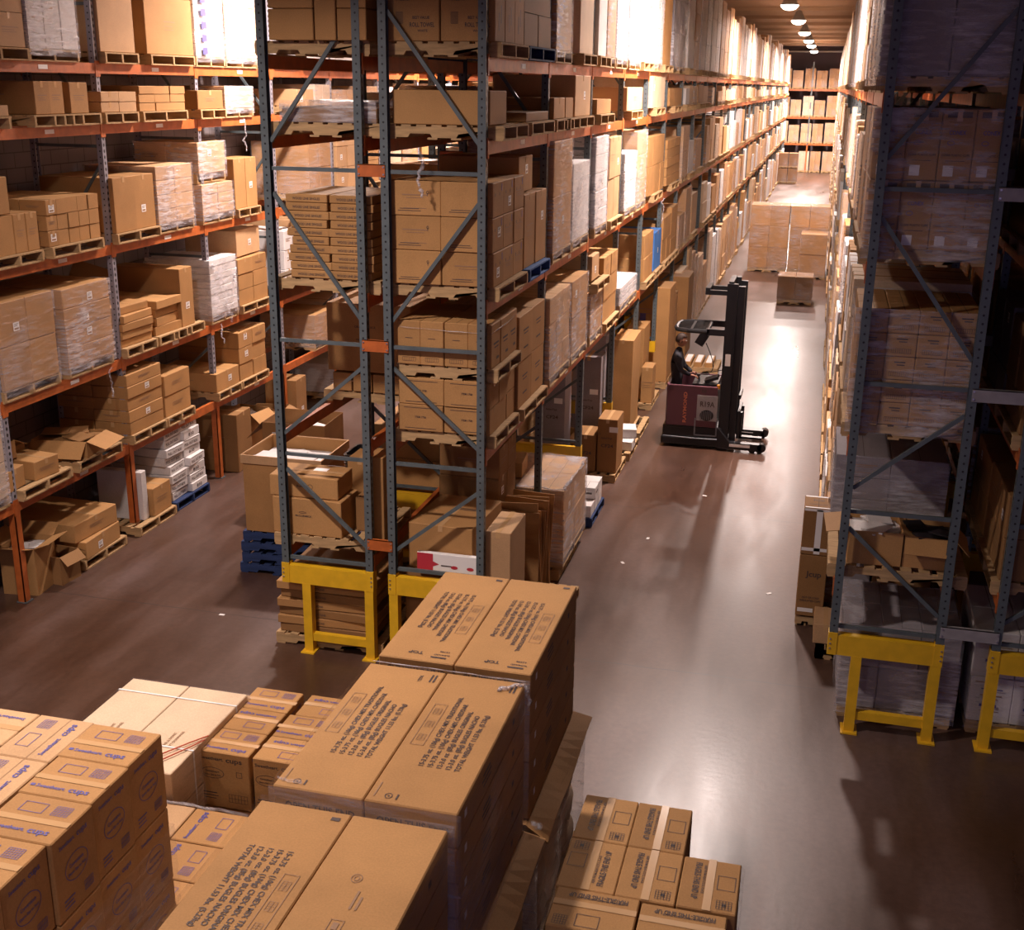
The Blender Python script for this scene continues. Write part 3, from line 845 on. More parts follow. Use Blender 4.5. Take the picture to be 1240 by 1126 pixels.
for i, (ya, yb, zt, nm) in enumerate(((-4.36, -2.72, 1.27, 'rear'), (-6.02, -4.43, 1.27, 'middle'), (-7.65, -6.05, 1.23, 'nearest'))):
    sheet_pad(.40, 1.69, ya, yb, zt-.006, 'brown cardboard sheet sticking out under the %s snack case stack' % nm)
    # lower load: wrapped bags on a pallet, hidden for the most part
    r = empty('wrapped_pallet_load', (1.0, (ya+yb)/2, 0), label='film wrapped load of lumpy bags under the %s snack case stack' % nm, cat='pallet load', group='wrapped loads of bags under the snack cases')
    L = yb-ya-.06
    mk('pallet', pallet_mesh('wood', 1.2, round(L, 1)), r)
    hh = zt - .05 - .14
    for iz in range(4):
        for iy in range(3):
            for ix in (0, 1):
                mb = MB(); bm = bmesh.new()
                bmesh.ops.create_cube(bm, size=1); bmesh.ops.subdivide_edges(bm, edges=bm.edges[:], cuts=4, use_grid_fill=True)
                for v in bm.verts:
                    p = v.co.copy(); q = p.normalized()*.62
                    p = p.lerp(q, .35); p.x *= .56; p.y *= L/3*.98; p.z *= hh/4*1.08
                    p += p.normalized()*mnoise.noise(p*6 + Vector((iz*3.1, iy*2.3+i, ix)))*.05
                    v.co = p
                me = bpy.data.meshes.new('bag'); bm.to_mesh(me); bm.free(); me.materials.append(MAT['kraft_pale'])
                for p in me.polygons: p.use_smooth = True
                mk('bag', me, r, ((ix-.5)*.57, -L/2+(iy+.5)*L/3, .14+(iz+.5)*hh/4))
    film_box('stretch_film', r, (-.62, -L/2-.02, .05), (.64, L/2+.02, zt-.06), 'film', .12, .03, seed=i*5+2)
def loose_film(lo, hi, label, mat='film', amp=.012, seed=0, top=False, cat='stretch film', group='stretch film around stacks of cartons'):
    cx, cy = (lo[0]+hi[0])/2, (lo[1]+hi[1])/2
    o = film_box('stretch_film', None, (lo[0]-cx, lo[1]-cy, 0), (hi[0]-cx, hi[1]-cy, hi[2]-lo[2]), mat, .10, amp, top, seed=seed)
    o.location = (cx, cy, lo[2]); tag(o, label, cat, group); return o
loose_film((.43, -5.99, 1.27), (1.555, -4.41, 2.405), 'clear stretch film around the middle snack case stack', seed=4, top=False, amp=.006)
loose_film((.40, -7.62, 1.23), (1.53, -6.03, 2.365), 'clear stretch film around the nearest snack case stack', seed=9, amp=.006)
# bunched film along the top edges of the middle stack
def film_rope(pts, r, label, seed=0):
    mb = MB(); R = random.Random(seed); P = [Vector(p) for p in pts]; L = []
    for a, b in zip(P, P[1:]):
        for t in (0, .25, .5, .75): L.append(a.lerp(b, t) + Vector((R.uniform(-r, r), R.uniform(-r, r), R.uniform(-r*.5, r*.5))))
    L.append(P[-1])
    for a, b in zip(L, L[1:]): mb.cyl(a, b, r*R.uniform(.5, 1.1), 'film_heavy', 6)
    o = mb.build('film_edge', smooth=True); tag(o, label, 'stretch film', 'bunched stretch film'); return o
film_rope([(.46, -4.42, 2.405), (1.0, -4.42, 2.408), (1.53, -4.43, 2.405)], .005, 'bunched film on the rear top edge of the middle snack case stack', 1)
film_rope([(1.38, -4.60, 2.408), (1.48, -4.50, 2.408), (1.54, -4.46, 2.39), (1.555, -4.44, 2.25)], .014, 'crumpled film on the right rear corner of the middle snack cases', 2)
film_rope([(.45, -5.9, 2.405), (.52, -5.93, 2.408), (.60, -5.92, 2.408)], .010, 'crumpled film on the left front corner of the middle snack cases', 3)
film_rope([(1.57, -4.40, 1.30), (1.64, -4.36, 1.28), (1.60, -4.32, 1.22)], .02, 'twisted film knot between the rear and middle snack case stacks', 5)

# ---- cup cartons, large stack at lower left
def cups_top(alt=False, rot=0):
    if alt:
        return [('!grey_ink:g', -.12, .0, .09, .10, 4, 4), ('!grey_ink:o', .07, .0, .10, .10)]
    return [('!blue_ink:t', 'Sweetheart.', -.17, -.125, .042, 0, .19), ('!blue_ink:t', 'cups', .04, -.130, .066, 0, .13), ('!blue_ink:f', -.195, -.110, .028, .022),
            ('!blue_ink:o', -.06, .085, .15, .09), ('!blue_ink:g', .12, .085, .10, .085, 6, 5), ('!tape:f', 0, -.02, .47, .045)]
def cups_side(u0=0, k=1.0):
    return [('!blue_ink:t', 'Sweetheart.', -.165*k, .175, .038, 0, .17*k), ('!blue_ink:t', 'cups', .03*k, .17, .055, 0, .12*k), ('!blue_ink:e', .0, .01, .13*k, .085), ('!blue_ink:t', 'Convenience', -.08*k, .02, .035, 0, .16*k), ('!blue_ink:t', 'Sleeve Size to Fold', -.10*k, -.025, .028, 0, .20*k),
            ('!blue_ink:f', -.11*k, -.15, .12*k, .010), ('!blue_ink:f', -.12*k, -.175, .10*k, .008), ('!blue_ink:f', -.115*k, -.20, .11*k, .008), ('!blue_ink:g', .11*k, -.17, .10*k, .06, 8, 2)]
CT = 2.26; hC = .53
for iz in range(4):
    z = CT - (iz+1)*hC
    lay = ['top', 'second', 'third', 'bottom'][iz]
    for iy in range(6):
        yf = -5.43 - (iy+1)*.395
        if iz in (1, 3): pass
        it = [('+x', [x for x in cups_side(k=.82)])]
        if iz == 0: it.append(('top', cups_top()))
        wob = .012*((iy*7+iz*3) % 3 - 1)
        carton(-.555-.24+wob, yf+.197, z, .478, .390, hC-.004, 'kraft', 'tan cup carton, %s layer, right column, %s from back, large stack' % (lay, ORD[iy]), 'tan cup cartons in the large lower left stack', 0, False, tuple(it)+('plain','keep'), '+x')
    if iz == 0:
        for iy in range(4):
            yf = -5.42 - (iy+1)*.485
            carton(-1.24, yf+.242, z, .388, .480, hC-.004, 'kraft_light', 'tan cup carton turned sideways, top layer, middle column, %s from the back' % ORD[iy], 'tan cup cartons in the large lower left stack', 0, False,
                   (('top', [('!blue_ink:t', 'Sweetheart.', .11, -.19, .045, 90, .20), ('!blue_ink:t', 'cups', .115, .04, .07, 90, .14), ('!blue_ink:o', -.08, -.05, .09, .15), ('!blue_ink:g', -.08, .14, .085, .10, 5, 6), ('!grey_ink:f', .035, 0, .003, .47)]), 'plain', 'keep'), '+x')
        for iy in range(5):
            yf = -5.42 - (iy+1)*.395
            carton(-1.68, yf+.197, z, .478, .390, hC-.004, 'kraft_light', 'tan cup carton, top layer, left column, %s from the back, large cup stack' % ORD[iy], 'tan cup cartons in the large lower left stack', 0, True,
                   (('top', [('!blue_ink:t', 'Sweetheart.', .19, .12, .042, 180, .20), ('!blue_ink:t', 'cups', -.03, .125, .06, 180, .13)]), 'plain', 'keep'), '+x')
        carton(-1.46, -5.42-2.4+.3, z, .9, .4, hC-.01, 'kraft', 'tan cup carton at the front of the large cup stack, cut off', None, 0, True, ('plain','hid'), '+x')
    else:
        for iy in (0,):
            carton(-1.24, -5.42-.242, z, .388, .480, hC-.004, 'kraft', 'tan cup carton, %s layer, rear middle, large cup stack' % lay, 'tan cup cartons in the large lower left stack', 0, False, ('plain','hid'), '+x')
            carton(-1.68, -5.42-.2, z, .478, .390, hC-.004, 'kraft', 'tan cup carton, %s layer, rear left, large cup stack' % lay, 'tan cup cartons in the large lower left stack', 0, False, ('plain','hid'), '+x')
pallet(-1.25, -6.6, 0, 'wooden pallet under the large cup carton stack', L=1.4, Wd=2.4)
loose_film((-1.93, -7.83, .12), (-.54, -5.42, 1.60), 'clear film around the lower part of the large cup stack', seed=21, amp=.004)
# ---- small cup stack behind, two layers, plus lower cups
for iz in range(2):
    z = .14 + iz*.505
    for iy in range(3):
        for ix in range(2):
            if iz == 0 and iy == 2: continue
            xx = -1.02 + ix*.47 + (.04 if iy == 2 and ix else 0); yy = -3.62 + .175 - (0 if True else 0)
            y_ = -3.90 + iy*.355 + .175
            it = []
            if iz == 1: it.append(('top', cups_top() if (ix+iy) % 2 == 0 else [('!blue_ink:t', 'Sweetheart.', .17, .10, .042, 180, .19), ('!blue_ink:t', 'cups', -.03, .105, .06, 180, .13), ('!blue_ink:o', .05, -.08, .16, .09), ('!tape:f', 0, 0.02, .43, .05)]))
            if iy == 0: it.append(('-y', [('!ink:t', 'Sweetheart.', -.20, .175, .04, 0, .20), ('!ink:t', 'cups', .02, .17, .06, 0, .14), ('!ink:e', -.10, .06, .10, .05), ('!ink:t', 'Sweetheart', -.16, .065, .025, 0, .12), ('!ink:t', 'Sleeve Size to Fold', -.17, .035, .022, 0, .14), ('!ink:o', .13, .07, .05, .05), ('!ink:f', -.13, -.12, .12, .010), ('!ink:f', -.13, -.145, .14, .008), ('!ink:f', -.13, -.17, .10, .008), ('!ink:g', .11, -.15, .16, .07, 6, 2)]))
            it.append(('+x', cups_side(k=.75)))
            carton(xx, y_, z, .435, .345, .50, 'kraft', 'tan cup carton, %s, row %s, behind the snack cases' % (['lower', 'upper'][iz] + (' left' if ix == 0 else ' right'), ['nearest the camera', 'in the middle', 'nearest the yellow base'][iy]), 'cup cartons behind the snack cases', 0, False, tuple(it)+('plain','keep'), '-y')
pallet(-.76, -3.38, 0, 'wooden pallet under the small cup carton stack', L=1.1, Wd=1.2)
for ix in range(2):
    for iy in range(3):
        carton(-1.22 + ix*.44 + .03, -4.62 - iy*.40 + (.0), .50, .43, .39, .50, 'kraft' if ix else 'kraft_light',
               'tan cup carton, low wrapped group beside the large stack, %s %s' % (['rear', 'middle', 'front'][iy], ['left', 'right'][ix]), 'low cup cartons beside the large cup stack', 0, False,
               (('top', [('!blue_ink:t', 'cups', -.02, -.11, .07, 0, .15), ('!blue_ink:t', 'Sweetheart.', -.20, -.105, .04, 0, .17)] if ix == 0 else [('!blue_ink:t', 'Sweetheart.', -.10, -.17, .045, 90, .18), ('!blue_ink:t', 'cups', -.095, .03, .07, 90, .13), ('!blue_ink:o', .08, .06, .09, .13), ('!blue_ink:g', .08, -.10, .08, .09, 5, 5)]), 'plain', 'keep'), '+x')
        carton(-1.22 + ix*.44 + .03, -4.62 - iy*.40, .14, .43, .39, .355, 'kraft', 'tan carton, lowest layer of the low group beside the large cup stack', 'lowest cartons of the low cup group', 0, False, ('plain','hid'), '+x')
pallet(-.97, -5.02, 0, 'wooden pallet under the low cup carton group', L=1.0, Wd=1.2)
loose_film((-1.41, -5.25, .15), (-.52, -4.41, 1.012), 'clear film around the low cup carton group', seed=31, amp=.008)
film_rope([(-1.40, -4.43, 1.01), (-1.0, -4.42, 1.015), (-.55, -4.43, 1.01)], .013, 'bunched shiny film on the rear edge of the low cup carton group', 8)
# ---- pale flat topped load
for ix in range(2):
    for iz in range(3):
        carton(-2.02 + ix*.545, -3.72, .14 + iz*.355, .538, 1.27, .353, 'kraft_pale', 'pale flat carton, %s layer, %s half of the wide load behind the cup cartons' % (['bottom', 'middle', 'top'][iz], ['left', 'right'][ix]), 'pale flat cartons with white straps', 0, False,
               (('top', [('!grey_ink:t', 'THE & DONT', .02, -.30, .035, 90), ('!grey_ink:t', 'WT DUNNAGE', .07, -.30, .035, 90)]), 'plain', 'keep') if iz == 2 else ('plain', 'hid'), '+x')
pallet(-1.75, -3.72, 0, 'wooden pallet under the pale flat load', L=1.1, Wd=1.2)
for i, yy in enumerate((-3.30, -4.02)):
    o = MB().bbox((-.548, -.008, 0), (.548, .008, .003), 'strap_white').bbox((.545, -.008, -1.06), (.549, .008, .003), 'strap_white').bbox((-.549, -.008, -1.06), (-.545, .008, .003), 'strap_white').build('strap', None, (-1.747, yy, 1.206))
    tag(o, 'white plastic strap over the pale flat load, %s of two' % ['rear', 'front'][i], 'strap', 'white straps over the pale load')
loose_film((-2.31, -4.37, .14), (-1.19, -3.07, 1.20), 'clear film around the sides of the pale flat load', seed=41, amp=.008)
o = MB().tube([(-1.47, -4.36, 1.215), (-1.40, -4.15, 1.222), (-1.28, -3.95, 1.222), (-1.19, -3.80, 1.215)], .006, 'band_red').tube([(-1.44, -4.36, 1.215), (-1.33, -4.17, 1.222), (-1.24, -4.0, 1.222), (-1.19, -3.86, 1.213)], .006, 'band_red').build('cord')
tag(o, 'thin red cord lying on the pale flat load', 'cord')
# ---- fragile cartons, lower right
fr = lambda f: [('t', 'FRAGILE-THIS END UP', -.10 if not f else .10, .20 if not f else -.20, .055, -90 if not f else 90, .36), ('t', 'KEEP FROM HEAT-COOL PLACE', -.045 if not f else .045, .18 if not f else -.18, .022, -90 if not f else 90, .28),
                 ('o', .10 if not f else -.10, .03, .11, .14), ('g', .10 if not f else -.10, -.18 if not f else .18, .09, .08, 5, 4), ('f', .10 if not f else -.10, -.18 if not f else .18, .025, .025), ('!tape:f', 0, 0, .05, .50)]
FT = 1.50; fh = .27
def frag(x, y, w_, d_, pos, flip, lay, rot=False, ztop=FT, keep=True):
    z = ztop - fh*(lay+1)
    it = (('top', fr(flip) if not rot else [('t', 'FRAGILE-THIS END UP', .19, .14, .055, 180, .36), ('t', 'KEEP FROM HEAT-COOL PLACE', .16, .11, .022, 180, .28), ('o', -.02, -.10, .14, .11), ('g', -.18, -.12, .08, .08, 5, 4), ('!tape:f', 0, .04, .50, .05)]),) if lay == 0 else ()
    carton(x, y, z, w_, d_, fh-.003, 'kraft', 'tan fragile marked carton, %s, %s' % (['top layer', 'second layer', 'third layer', 'fourth layer', 'fifth layer'][lay], pos), 'fragile marked cartons at the lower right', 0, False, it + ('plain',) + (('keep',) if keep else ('hid',)), '+x')
for lay in range(5):
    frag(2.11, -4.475, .362, .505, 'rear left', False, lay, keep=lay == 0)
    frag(2.476, -4.475, .362, .505, 'rear right', False, lay, keep=lay < 2)
    frag(2.11, -4.985, .362, .505, 'second row left', True, lay, keep=lay == 0)
    frag(2.476, -4.985, .362, .505, 'second row middle', False, lay, keep=lay == 0)
    frag(2.842, -4.985, .355, .50, 'second row right', False, lay, keep=lay < 2)
    frag(2.20, -5.42, .505, .36, 'front row left, turned', False, lay, True, keep=lay == 0)
    frag(2.72, -5.44, .505, .36, 'front row right, turned', False, lay, True, keep=lay == 0)
pallet(2.47, -4.95, 0, 'wooden pallet under the fragile marked cartons', L=1.15, Wd=1.4)
loose_film((1.92, -5.63, .14), (3.03, -4.22, 1.1), 'clear film around the lower fragile marked cartons', seed=51, amp=.008)

# ================================================================== rack loads
LX = (-6.98, -5.87)      # left rack load depth
def shelf(name, rk): return '%s shelf of %s' % (name, rk)
LS = {1: ('lowest', 1.30), 2: ('second', 2.52), 3: ('third', 4.06), 4: ('fourth', 5.60), 5: ('top', 6.34)}
def l_bay(y): return ['front', 'second', 'third', 'fourth', 'fifth', 'sixth', 'seventh', 'eighth', 'ninth', 'tenth', '11th', '12th', '13th', '14th', '15th', '16th', '17th', '18th', '19th', '20th', '21st', '22nd', '23rd', '24th','25th','26th','27th','28th','29th','30th','31st'][max(0, int(y))]
def lload(y0, y1, lv, h, kind, extra='', **k):
    nm, z = LS[lv]; bay = l_bay((y0+.15+2.255)/2.53)
    desc = '%s%s shelf, %s bay, left rack' % (extra and extra+', ', nm, bay)
    load_on(y0, y1, z, h, kind, desc, LX, '+x', 'the left rack', **k)
def load_on(y0, y1, z, h, kind, desc, xr, seen, rk, nx=2, ny=None, nz=None, mat='kraft', pal='wood', near=True, nopal=False, **k):
    W_ = y1-y0; cy = (y0+y1)/2; cx = (xr[0]+xr[1])/2
    g = 'cartons on ' + rk
    if kind in ('w', 'W'):
        m_ = 'white_board' if kind == 'W' else mat
        return wrapped(desc, xr, (y0+.01, y1-.01), z, h, nx, ny or max(1, round(W_/.45)), nz or max(1, round(h/.32)), m_, seen, k.get('film', 'film_heavy' if near else 'film'), near, pal, group='wrapped loads on ' + rk)
    if not nopal:
        pallet(cx, cy, z, 'wooden pallet, ' + desc, pal, group='wooden pallets on ' + rk, Wd=round(min(1.2, max(.8, W_)), 1)); z += .14
    if kind == 'c':
        nz = nz or max(1, round(h/.34)); ny = ny or max(1, round(W_/.42))
        stack(desc, xr, (y0, y1), z, nx, ny, nz, mat, k.get('jit', .008), seen, g, hs=h/nz, flag=k.get('flag', ()), tape=k.get('tape', True))
    elif kind == 't':     # tall single cartons
        ny = ny or max(1, round(W_/.5))
        stack(desc, xr, (y0, y1), z, 1, ny, nz or 1, mat, .012, seen, g, hs=h/(nz or 1), flag=k.get('flag', ()))
    elif kind == 'f':     # flat cartons, loosely stacked
        nz = nz or max(2, round(h/.12))
        for i in range(nz):
            o1 = random.uniform(-.05, .05)
            for j in range(ny or 2):
                nyy = ny or 2
                carton(cx + random.uniform(-.04,.04), y0 + (j+.5)*W_/nyy + random.uniform(-.02,.02)*(nyy > 1), z+i*h/nz, (xr[1]-xr[0])*.96, W_/nyy*.93, h/nz-.003, mat,
                       'flat %s carton, %s layer%s, %s' % (LOOK.get(mat, 'brown'), LAY[i] if i < nz-1 else 'top', (', front' if j == 0 else ', rear') if nyy > 1 else '', desc), g, random.uniform(-.05,.05), False, k.get('flag', ()), seen)
# --- left rack, measured loads
lload(.35, 1.38, 5, 1.5, 'c', 'front pallet', nx=2, ny=2, nz=4, mat='kraft_light')
lload(1.43, 2.42, 5, 1.75, 'W', 'rear pallet', ny=3, nz=2)
lload(2.90, 3.72, 5, .70, 't', 'front pallet', ny=1, mat='kraft_light')
lload(3.98, 5.25, 5, 1.5, 'c', 'rear pallet', nx=1, ny=1, nz=2, mat='kraft')
wb = wrapped('blue labelled, top shelf, third bay, front pallet, left rack', LX, (5.34, 6.23), 6.34, 1.6, 2, 2, 9, 'white_board', film='film', look='white')
printing(wb, (1.135, .92, 2*(.14)+1.6), '+x', [('!blue_ink:f', -.22, -.72+k*.178, .15, .10) for k in range(9)] + [('!grey_ink:f', .1, -.70+k*.089, .4, .006) for k in range(18)], eps=.02)
lload(6.26, 7.35, 5, 1.5, 'w', 'rear pallet', ny=2, nz=2, mat='kraft_light')
lload(-.3, .92, 4, .12, 'c', 'front pallet', nx=2, ny=2, nz=1, mat='kraft_light')
lload(1.43, 2.03, 4, .38, 't', 'rear pallet left', ny=2, mat='kraft')
lload(2.12, 2.50, 4, .37, 't', 'rear pallet right', ny=1, nopal=False)
lload(2.78, 3.62, 4, .26, 'c', 'front pallet', nx=2, ny=2, nz=2, mat='kraft_light')
lload(3.70, 4.92, 4, .33, 'c', 'rear pallet', nx=2, ny=3, nz=3)
lload(5.30, 6.08, 4, .27, 't', 'front pallet', ny=1, mat='kraft_dark')
lload(6.12, 7.10, 4, .33, 'w', 'rear pallet', ny=1, nz=1, mat='kraft_light')
lload(.35, 1.24, 3, .45, 't', 'front pallet', ny=4)
carton(-6.2, .55, 4.06+.14+.46, .6, .5, .42, 'kraft', 'tan carton standing on four upright cartons, third shelf, front bay, left rack', None, 0, True, (), '+x')
lload(1.42, 2.52, 3, .56, 'c', 'rear pallet', nx=3, ny=5, nz=3)
lload(2.86, 3.92, 3, .72, 't', 'front pallet', ny=2)
lload(3.95, 4.98, 3, .80, 'w', 'rear pallet', ny=2, nz=4, mat='kraft_light')
lload(5.22, 6.24, 3, .46, 'w', 'lower front load', ny=2, nz=3, mat='kraft_light')
lload(6.32, 7.10, 3, .78, 't', 'rear pallet', ny=2)
wrapped('standing on another load, third shelf, third bay, left rack', (-6.95, -5.90), (5.24, 6.10), 4.06+.14+.47, .46, 2, 1, 1, 'kraft_light', film='film_heavy')
lload(.30, 1.38, 2, 1.03, 'w', 'front pallet', nx=2, ny=2, nz=2, film='film')
lload(1.55, 2.60, 2, 1.00, 'w', 'rear pallet', nx=2, ny=1, nz=4, mat='kraft')
lload(2.82, 3.62, 2, .55, 'f', 'front pallet', nz=5, ny=1)
lload(3.70, 4.45, 2, .50, 'f', 'middle', nz=4, ny=1)
lload(4.40, 4.78, 2, .86, 't', 'beside the post', ny=1)
lload(5.30, 6.20, 2, .86, 'W', 'front pallet', ny=1, nz=8, mat='white_board')
lload(6.25, 7.30, 2, .75, 'c', 'rear pallet', nx=2, ny=2, nz=3)
carton(-6.4, 6.8, 2.52+.14+.77, .9, .9, .42, 'kraft_light', 'large printed carton on top, second shelf, third bay, left rack', None, .04, True, (), '+x')
lload(2.80, 3.70, 1, .85, 'c', 'front pallet', nx=2, ny=1, nz=5)
lload(3.76, 4.50, 1, .62, 'c', 'rear pallet', nx=2, ny=1, nz=2)
lload(5.30, 6.08, 1, .30, 'c', 'front pallet', nx=1, ny=1, nz=1)
lload(6.12, 7.10, 1, .80, 'c', 'rear pallet', nx=2, ny=2, nz=3)
pallet(-6.42, .85, 1.30, 'wooden pallet with loose cartons, lowest shelf, front bay, left rack')
pallet(-6.42, 2.0, 1.30, 'wooden pallet with an open flat carton, lowest shelf, front bay, left rack')
for i, (y, s, x, rz, mt) in enumerate(((.35, (.45,.40,.26), -6.15, .1, 'kraft'), (.95, (.55,.42,.24), -6.15, -.12, 'kraft'), (.8, (.5,.9,.3), -6.65, .05, 'kraft_dark'))):
    carton(x, y, 1.30+.14, *s, mt, '%s carton on the loose pallet, lowest shelf, front bay, left rack' % ['small tan front', 'wider tan', 'dark brown rear'][i], None, rz, True, (), '+x')

# open carton helper (top flaps folded out)
def open_carton(loc, dims, mat, label, rz=0, flaps=(1,1,1,1), fill=None, group=None, ang=.5):
    w_, d_, h_ = dims; t = .006; mb = MB()
    mb.bbox((-w_/2,-d_/2,0), (w_/2,d_/2,t), mat)
    mb.bbox((-w_/2,-d_/2,t), (-w_/2+t,d_/2,h_), mat); mb.bbox((w_/2-t,-d_/2,t), (w_/2,d_/2,h_), mat)
    mb.bbox((-w_/2+t,-d_/2,t), (w_/2-t,-d_/2+t,h_), mat); mb.bbox((-w_/2+t,d_/2-t,t), (w_/2-t,d_/2,h_), mat)
    o = mb.build('open_carton', None, loc, rot=(0,0,rz)); tag(o, label, 'carton', group)
    fl = min(w_, d_)*.45
    for k, on in enumerate(flaps):
        if not on: continue
        a = ang + .25*math.sin(k*2.7+loc[1])
        if k < 2:
            s = -1 if k == 0 else 1
            R = Matrix.Rotation(s*a*-1, 3, 'X'); c = Vector((0, s*d_/2, h_)) + Vector((0, s*math.cos(a)*fl/2, -math.sin(a)*fl/2))
            m2 = MB().box(c, (w_-.01, fl, t), mat, Matrix.Rotation(-s*a, 3, 'X'))
        else:
            s = -1 if k == 2 else 1
            c = Vector((s*w_/2, 0, h_)) + Vector((s*math.cos(a)*fl/2, 0, -math.sin(a)*fl/2))
            m2 = MB().box(c, (fl, d_-.01, t), mat, Matrix.Rotation(s*a, 3, 'Y'))
        m2.build('flap', o)
    if fill:
        mb = MB(); R = random.Random(int(loc[1]*100))
        for i in range(7):
            mb.box((R.uniform(-.3,.3)*w_, R.uniform(-.3,.3)*d_, h_*.85+.01*i), (w_*.45, d_*.4, .012), fill, Matrix.Rotation(R.uniform(-.6,.6), 3, 'Z') @ Matrix.Rotation(R.uniform(-.15,.15), 3, 'X'))
        mb.bbox((-w_/2+.02, -d_/2+.02, h_*.6), (w_/2-.02, d_/2-.02, h_*.84), fill)
        mb.build('contents', o)
    return o
open_carton((-6.25, 1.95, 1.44), (.75, .60, .22), 'kraft', 'open flat brown carton, lowest shelf, front bay, left rack', .15, (1,0,0,1), 'kraft_dark')
open_carton((-6.55, .55, 1.71), (.7, .5, .22), 'kraft_dark', 'dark open carton at the back, lowest shelf, front bay, left rack', -.1, (1,1,0,0), 'grey_board')
# floor below the left rack
open_carton((-6.15, .72, 0), (.46, .50, .62), 'kraft', 'tall open carton on the floor, front bay, left rack', .12, (1,1,1,1), 'white_board', ang=-.5)
open_carton((-5.95, 1.05, 0), (.34, .36, .38), 'kraft_dark', 'small open carton on the floor, front bay, left rack', -.1, (0,1,0,1), None, ang=.7)
pallet(-6.38, 1.85, 0, 'wooden pallet on the floor, front bay, left rack')
carton(-6.35, 1.80, .14, 1.1, .86, .24, 'kraft', 'flat tan carton, lower of two on the floor, front bay, left rack', None, .05, True, (), '+x')
carton(-6.40, 1.80, .385, 1.1, .92, .25, 'kraft', 'flat tan carton, upper of two on the floor, front bay, left rack', None, -.04, True, (), '+x')
pallet(-6.35, 3.15, 0, 'wooden pallet on the floor, front part of the second bay, left rack')
carton(-6.2, 2.98, .14, .7, .14, .72, 'white_board', 'tall narrow white carton on the floor, second bay, left rack', None, .03, False, ('plain',), '+x')
carton(-6.15, 3.35, .14, .7, .50, .42, 'kraft', 'tan carton on the floor beside the white cartons, left rack', None, .02, True, (), '+x')
pallet(-6.38, 4.22, 0, 'wooden pallet under the white carton stack, left rack', 'wood_blue')
for i in range(8):
    for j in range(2):
        carton(-6.35 + random.uniform(-.04,.05), 3.98 + j*.50, .14+i*.135, 1.0 - .02*i, .48, .132, 'white_board', 'flat white printed carton, %s layer, %s, on the floor, left rack' % (LAY[i] if i < 7 else 'top', ['front', 'rear'][j]), 'white printed cartons on the floor', random.uniform(-.06,.06), False,
               ((('+x', [('t', 'PULL OUT BOX', -.20, -.03, .06, 0, .36), ('f', 0, .05, .4, .006)]),) if j == 0 or i % 2 else (('+x', [('t', '810', -.10, -.035, .07, 0, .16)]),)) + ('plain', 'keep'), '+x')
carton(-6.15, 5.95, .0, .75, .55, .98, 'kraft_dark', 'tall brown carton on the floor at the third bay, left rack', None, .04, True, (), '+x')
open_carton((-6.2, 6.85, .0), (.6, .55, .75), 'kraft', 'open carton with papers on the floor, third bay, left rack', -.15, (1,1,1,1), 'white_board')
open_carton((-6.1, 7.6, .0), (.6, .5, .6), 'kraft_dark', 'open brown carton on the floor, fourth bay, left rack', .2, (1,1,0,1), None)
carton(-6.1, 8.3, .0, .6, .5, 1.0, 'kraft_dark', 'tall dark carton with a white paper, fourth bay floor, left rack', None, .05, True, (), '+x')

# --- central rack, left row
AX = (-2.40, -1.25)
pallet(-1.78, .58, 6.39, 'wooden pallet on the top shelf, front bay, left row of the central rack', L=1.2)
for c, (xa, xb, n, hh) in enumerate(((-2.19, -1.72, 6, .29), (-1.71, -1.49, 2, .87), (-1.48, -1.18, 6, .29))):
    for i in range(n):
        for iy in (0, 1):
            carton((xa+xb)/2, .26+iy*.52, 6.53+i*hh, xb-xa-.006, .51, hh-.004, 'kraft', 'tan carton, %s, %s column, top shelf, left row of the central rack' % (LAY[i] + ' layer' + (' rear' if iy else ''), ['left', 'middle', 'right'][c]), 'cartons on the central rack', 0, False, ('plain',) + (('hid',) if iy else ()), '-y')
pallet(-1.68, .62, 5.63, 'wooden pallet with a wrapped flat load, fourth shelf, left row of the central rack')
carton(-1.66, .62, 5.77, 1.0, .95, .14, 'kraft_dark', 'flat brown carton under film, fourth shelf, left row of the central rack', None, .03, False, ('plain',), '-y')
loose_film((-2.16, .11, 5.77), (-1.14, 1.12, 5.97), 'crumpled film over the flat load, fourth shelf, left row of the central rack', 'film_heavy', .03, 61, True)
pallet(-1.74, .64, 4.08, 'wooden pallet under the flat printed cartons, third shelf, left row of the central rack')
for i in range(10):
    for ix in range(2):
        if i in (4, 6) and ix == 0:
            wv = .40
        else: wv = .455
        carton(-2.11 + .235 + ix*.465 + random.uniform(-.015,.015) - .03, .65, 4.22+i*.085, wv, 1.05, .083, 'kraft', 'flat printed carton, %s layer, %s, third shelf, central rack left row' % (LAY[i] if i < 9 else 'top', ['left', 'right'][ix]), 'flat printed cartons on the central rack', random.uniform(-.02,.02), False, (('-y', [('t', 'WOOD LINE SINGLES', -.15, -.013, .034, 0, .30)]), 'plain', 'keep'), '-y')
pallet(-1.80, 2.0, 2.54, 'wooden pallet under the large tan cartons, second shelf, central rack left row')
for ix, (xa, xb) in enumerate(((-2.27, -2.03), (-2.02, -1.78), (-1.77, -1.35))):
    carton((xa+xb)/2, 2.0, 2.68, xb-xa-.01, 1.05, .22, 'kraft', 'small carton under the large tan cartons, %s' % ['left', 'middle', 'right'][ix], 'small cartons under the large ones, central rack', 0, False, (), '-y')
carton(-1.95, 2.0, 2.93, .72, 1.1, .80, 'kraft', 'large tan carton with grey print, second shelf, left row of the central rack', None, 0, True, (('-y', [('t', 'ORANGE JUICE', -.02, .12, .035, 0, .26), ('e', .11, .05, .03, .03), ('t', 'FRESH PACK', .0, -.03, .03, 0, .22)]), 'plain', 'keep'), '-y')
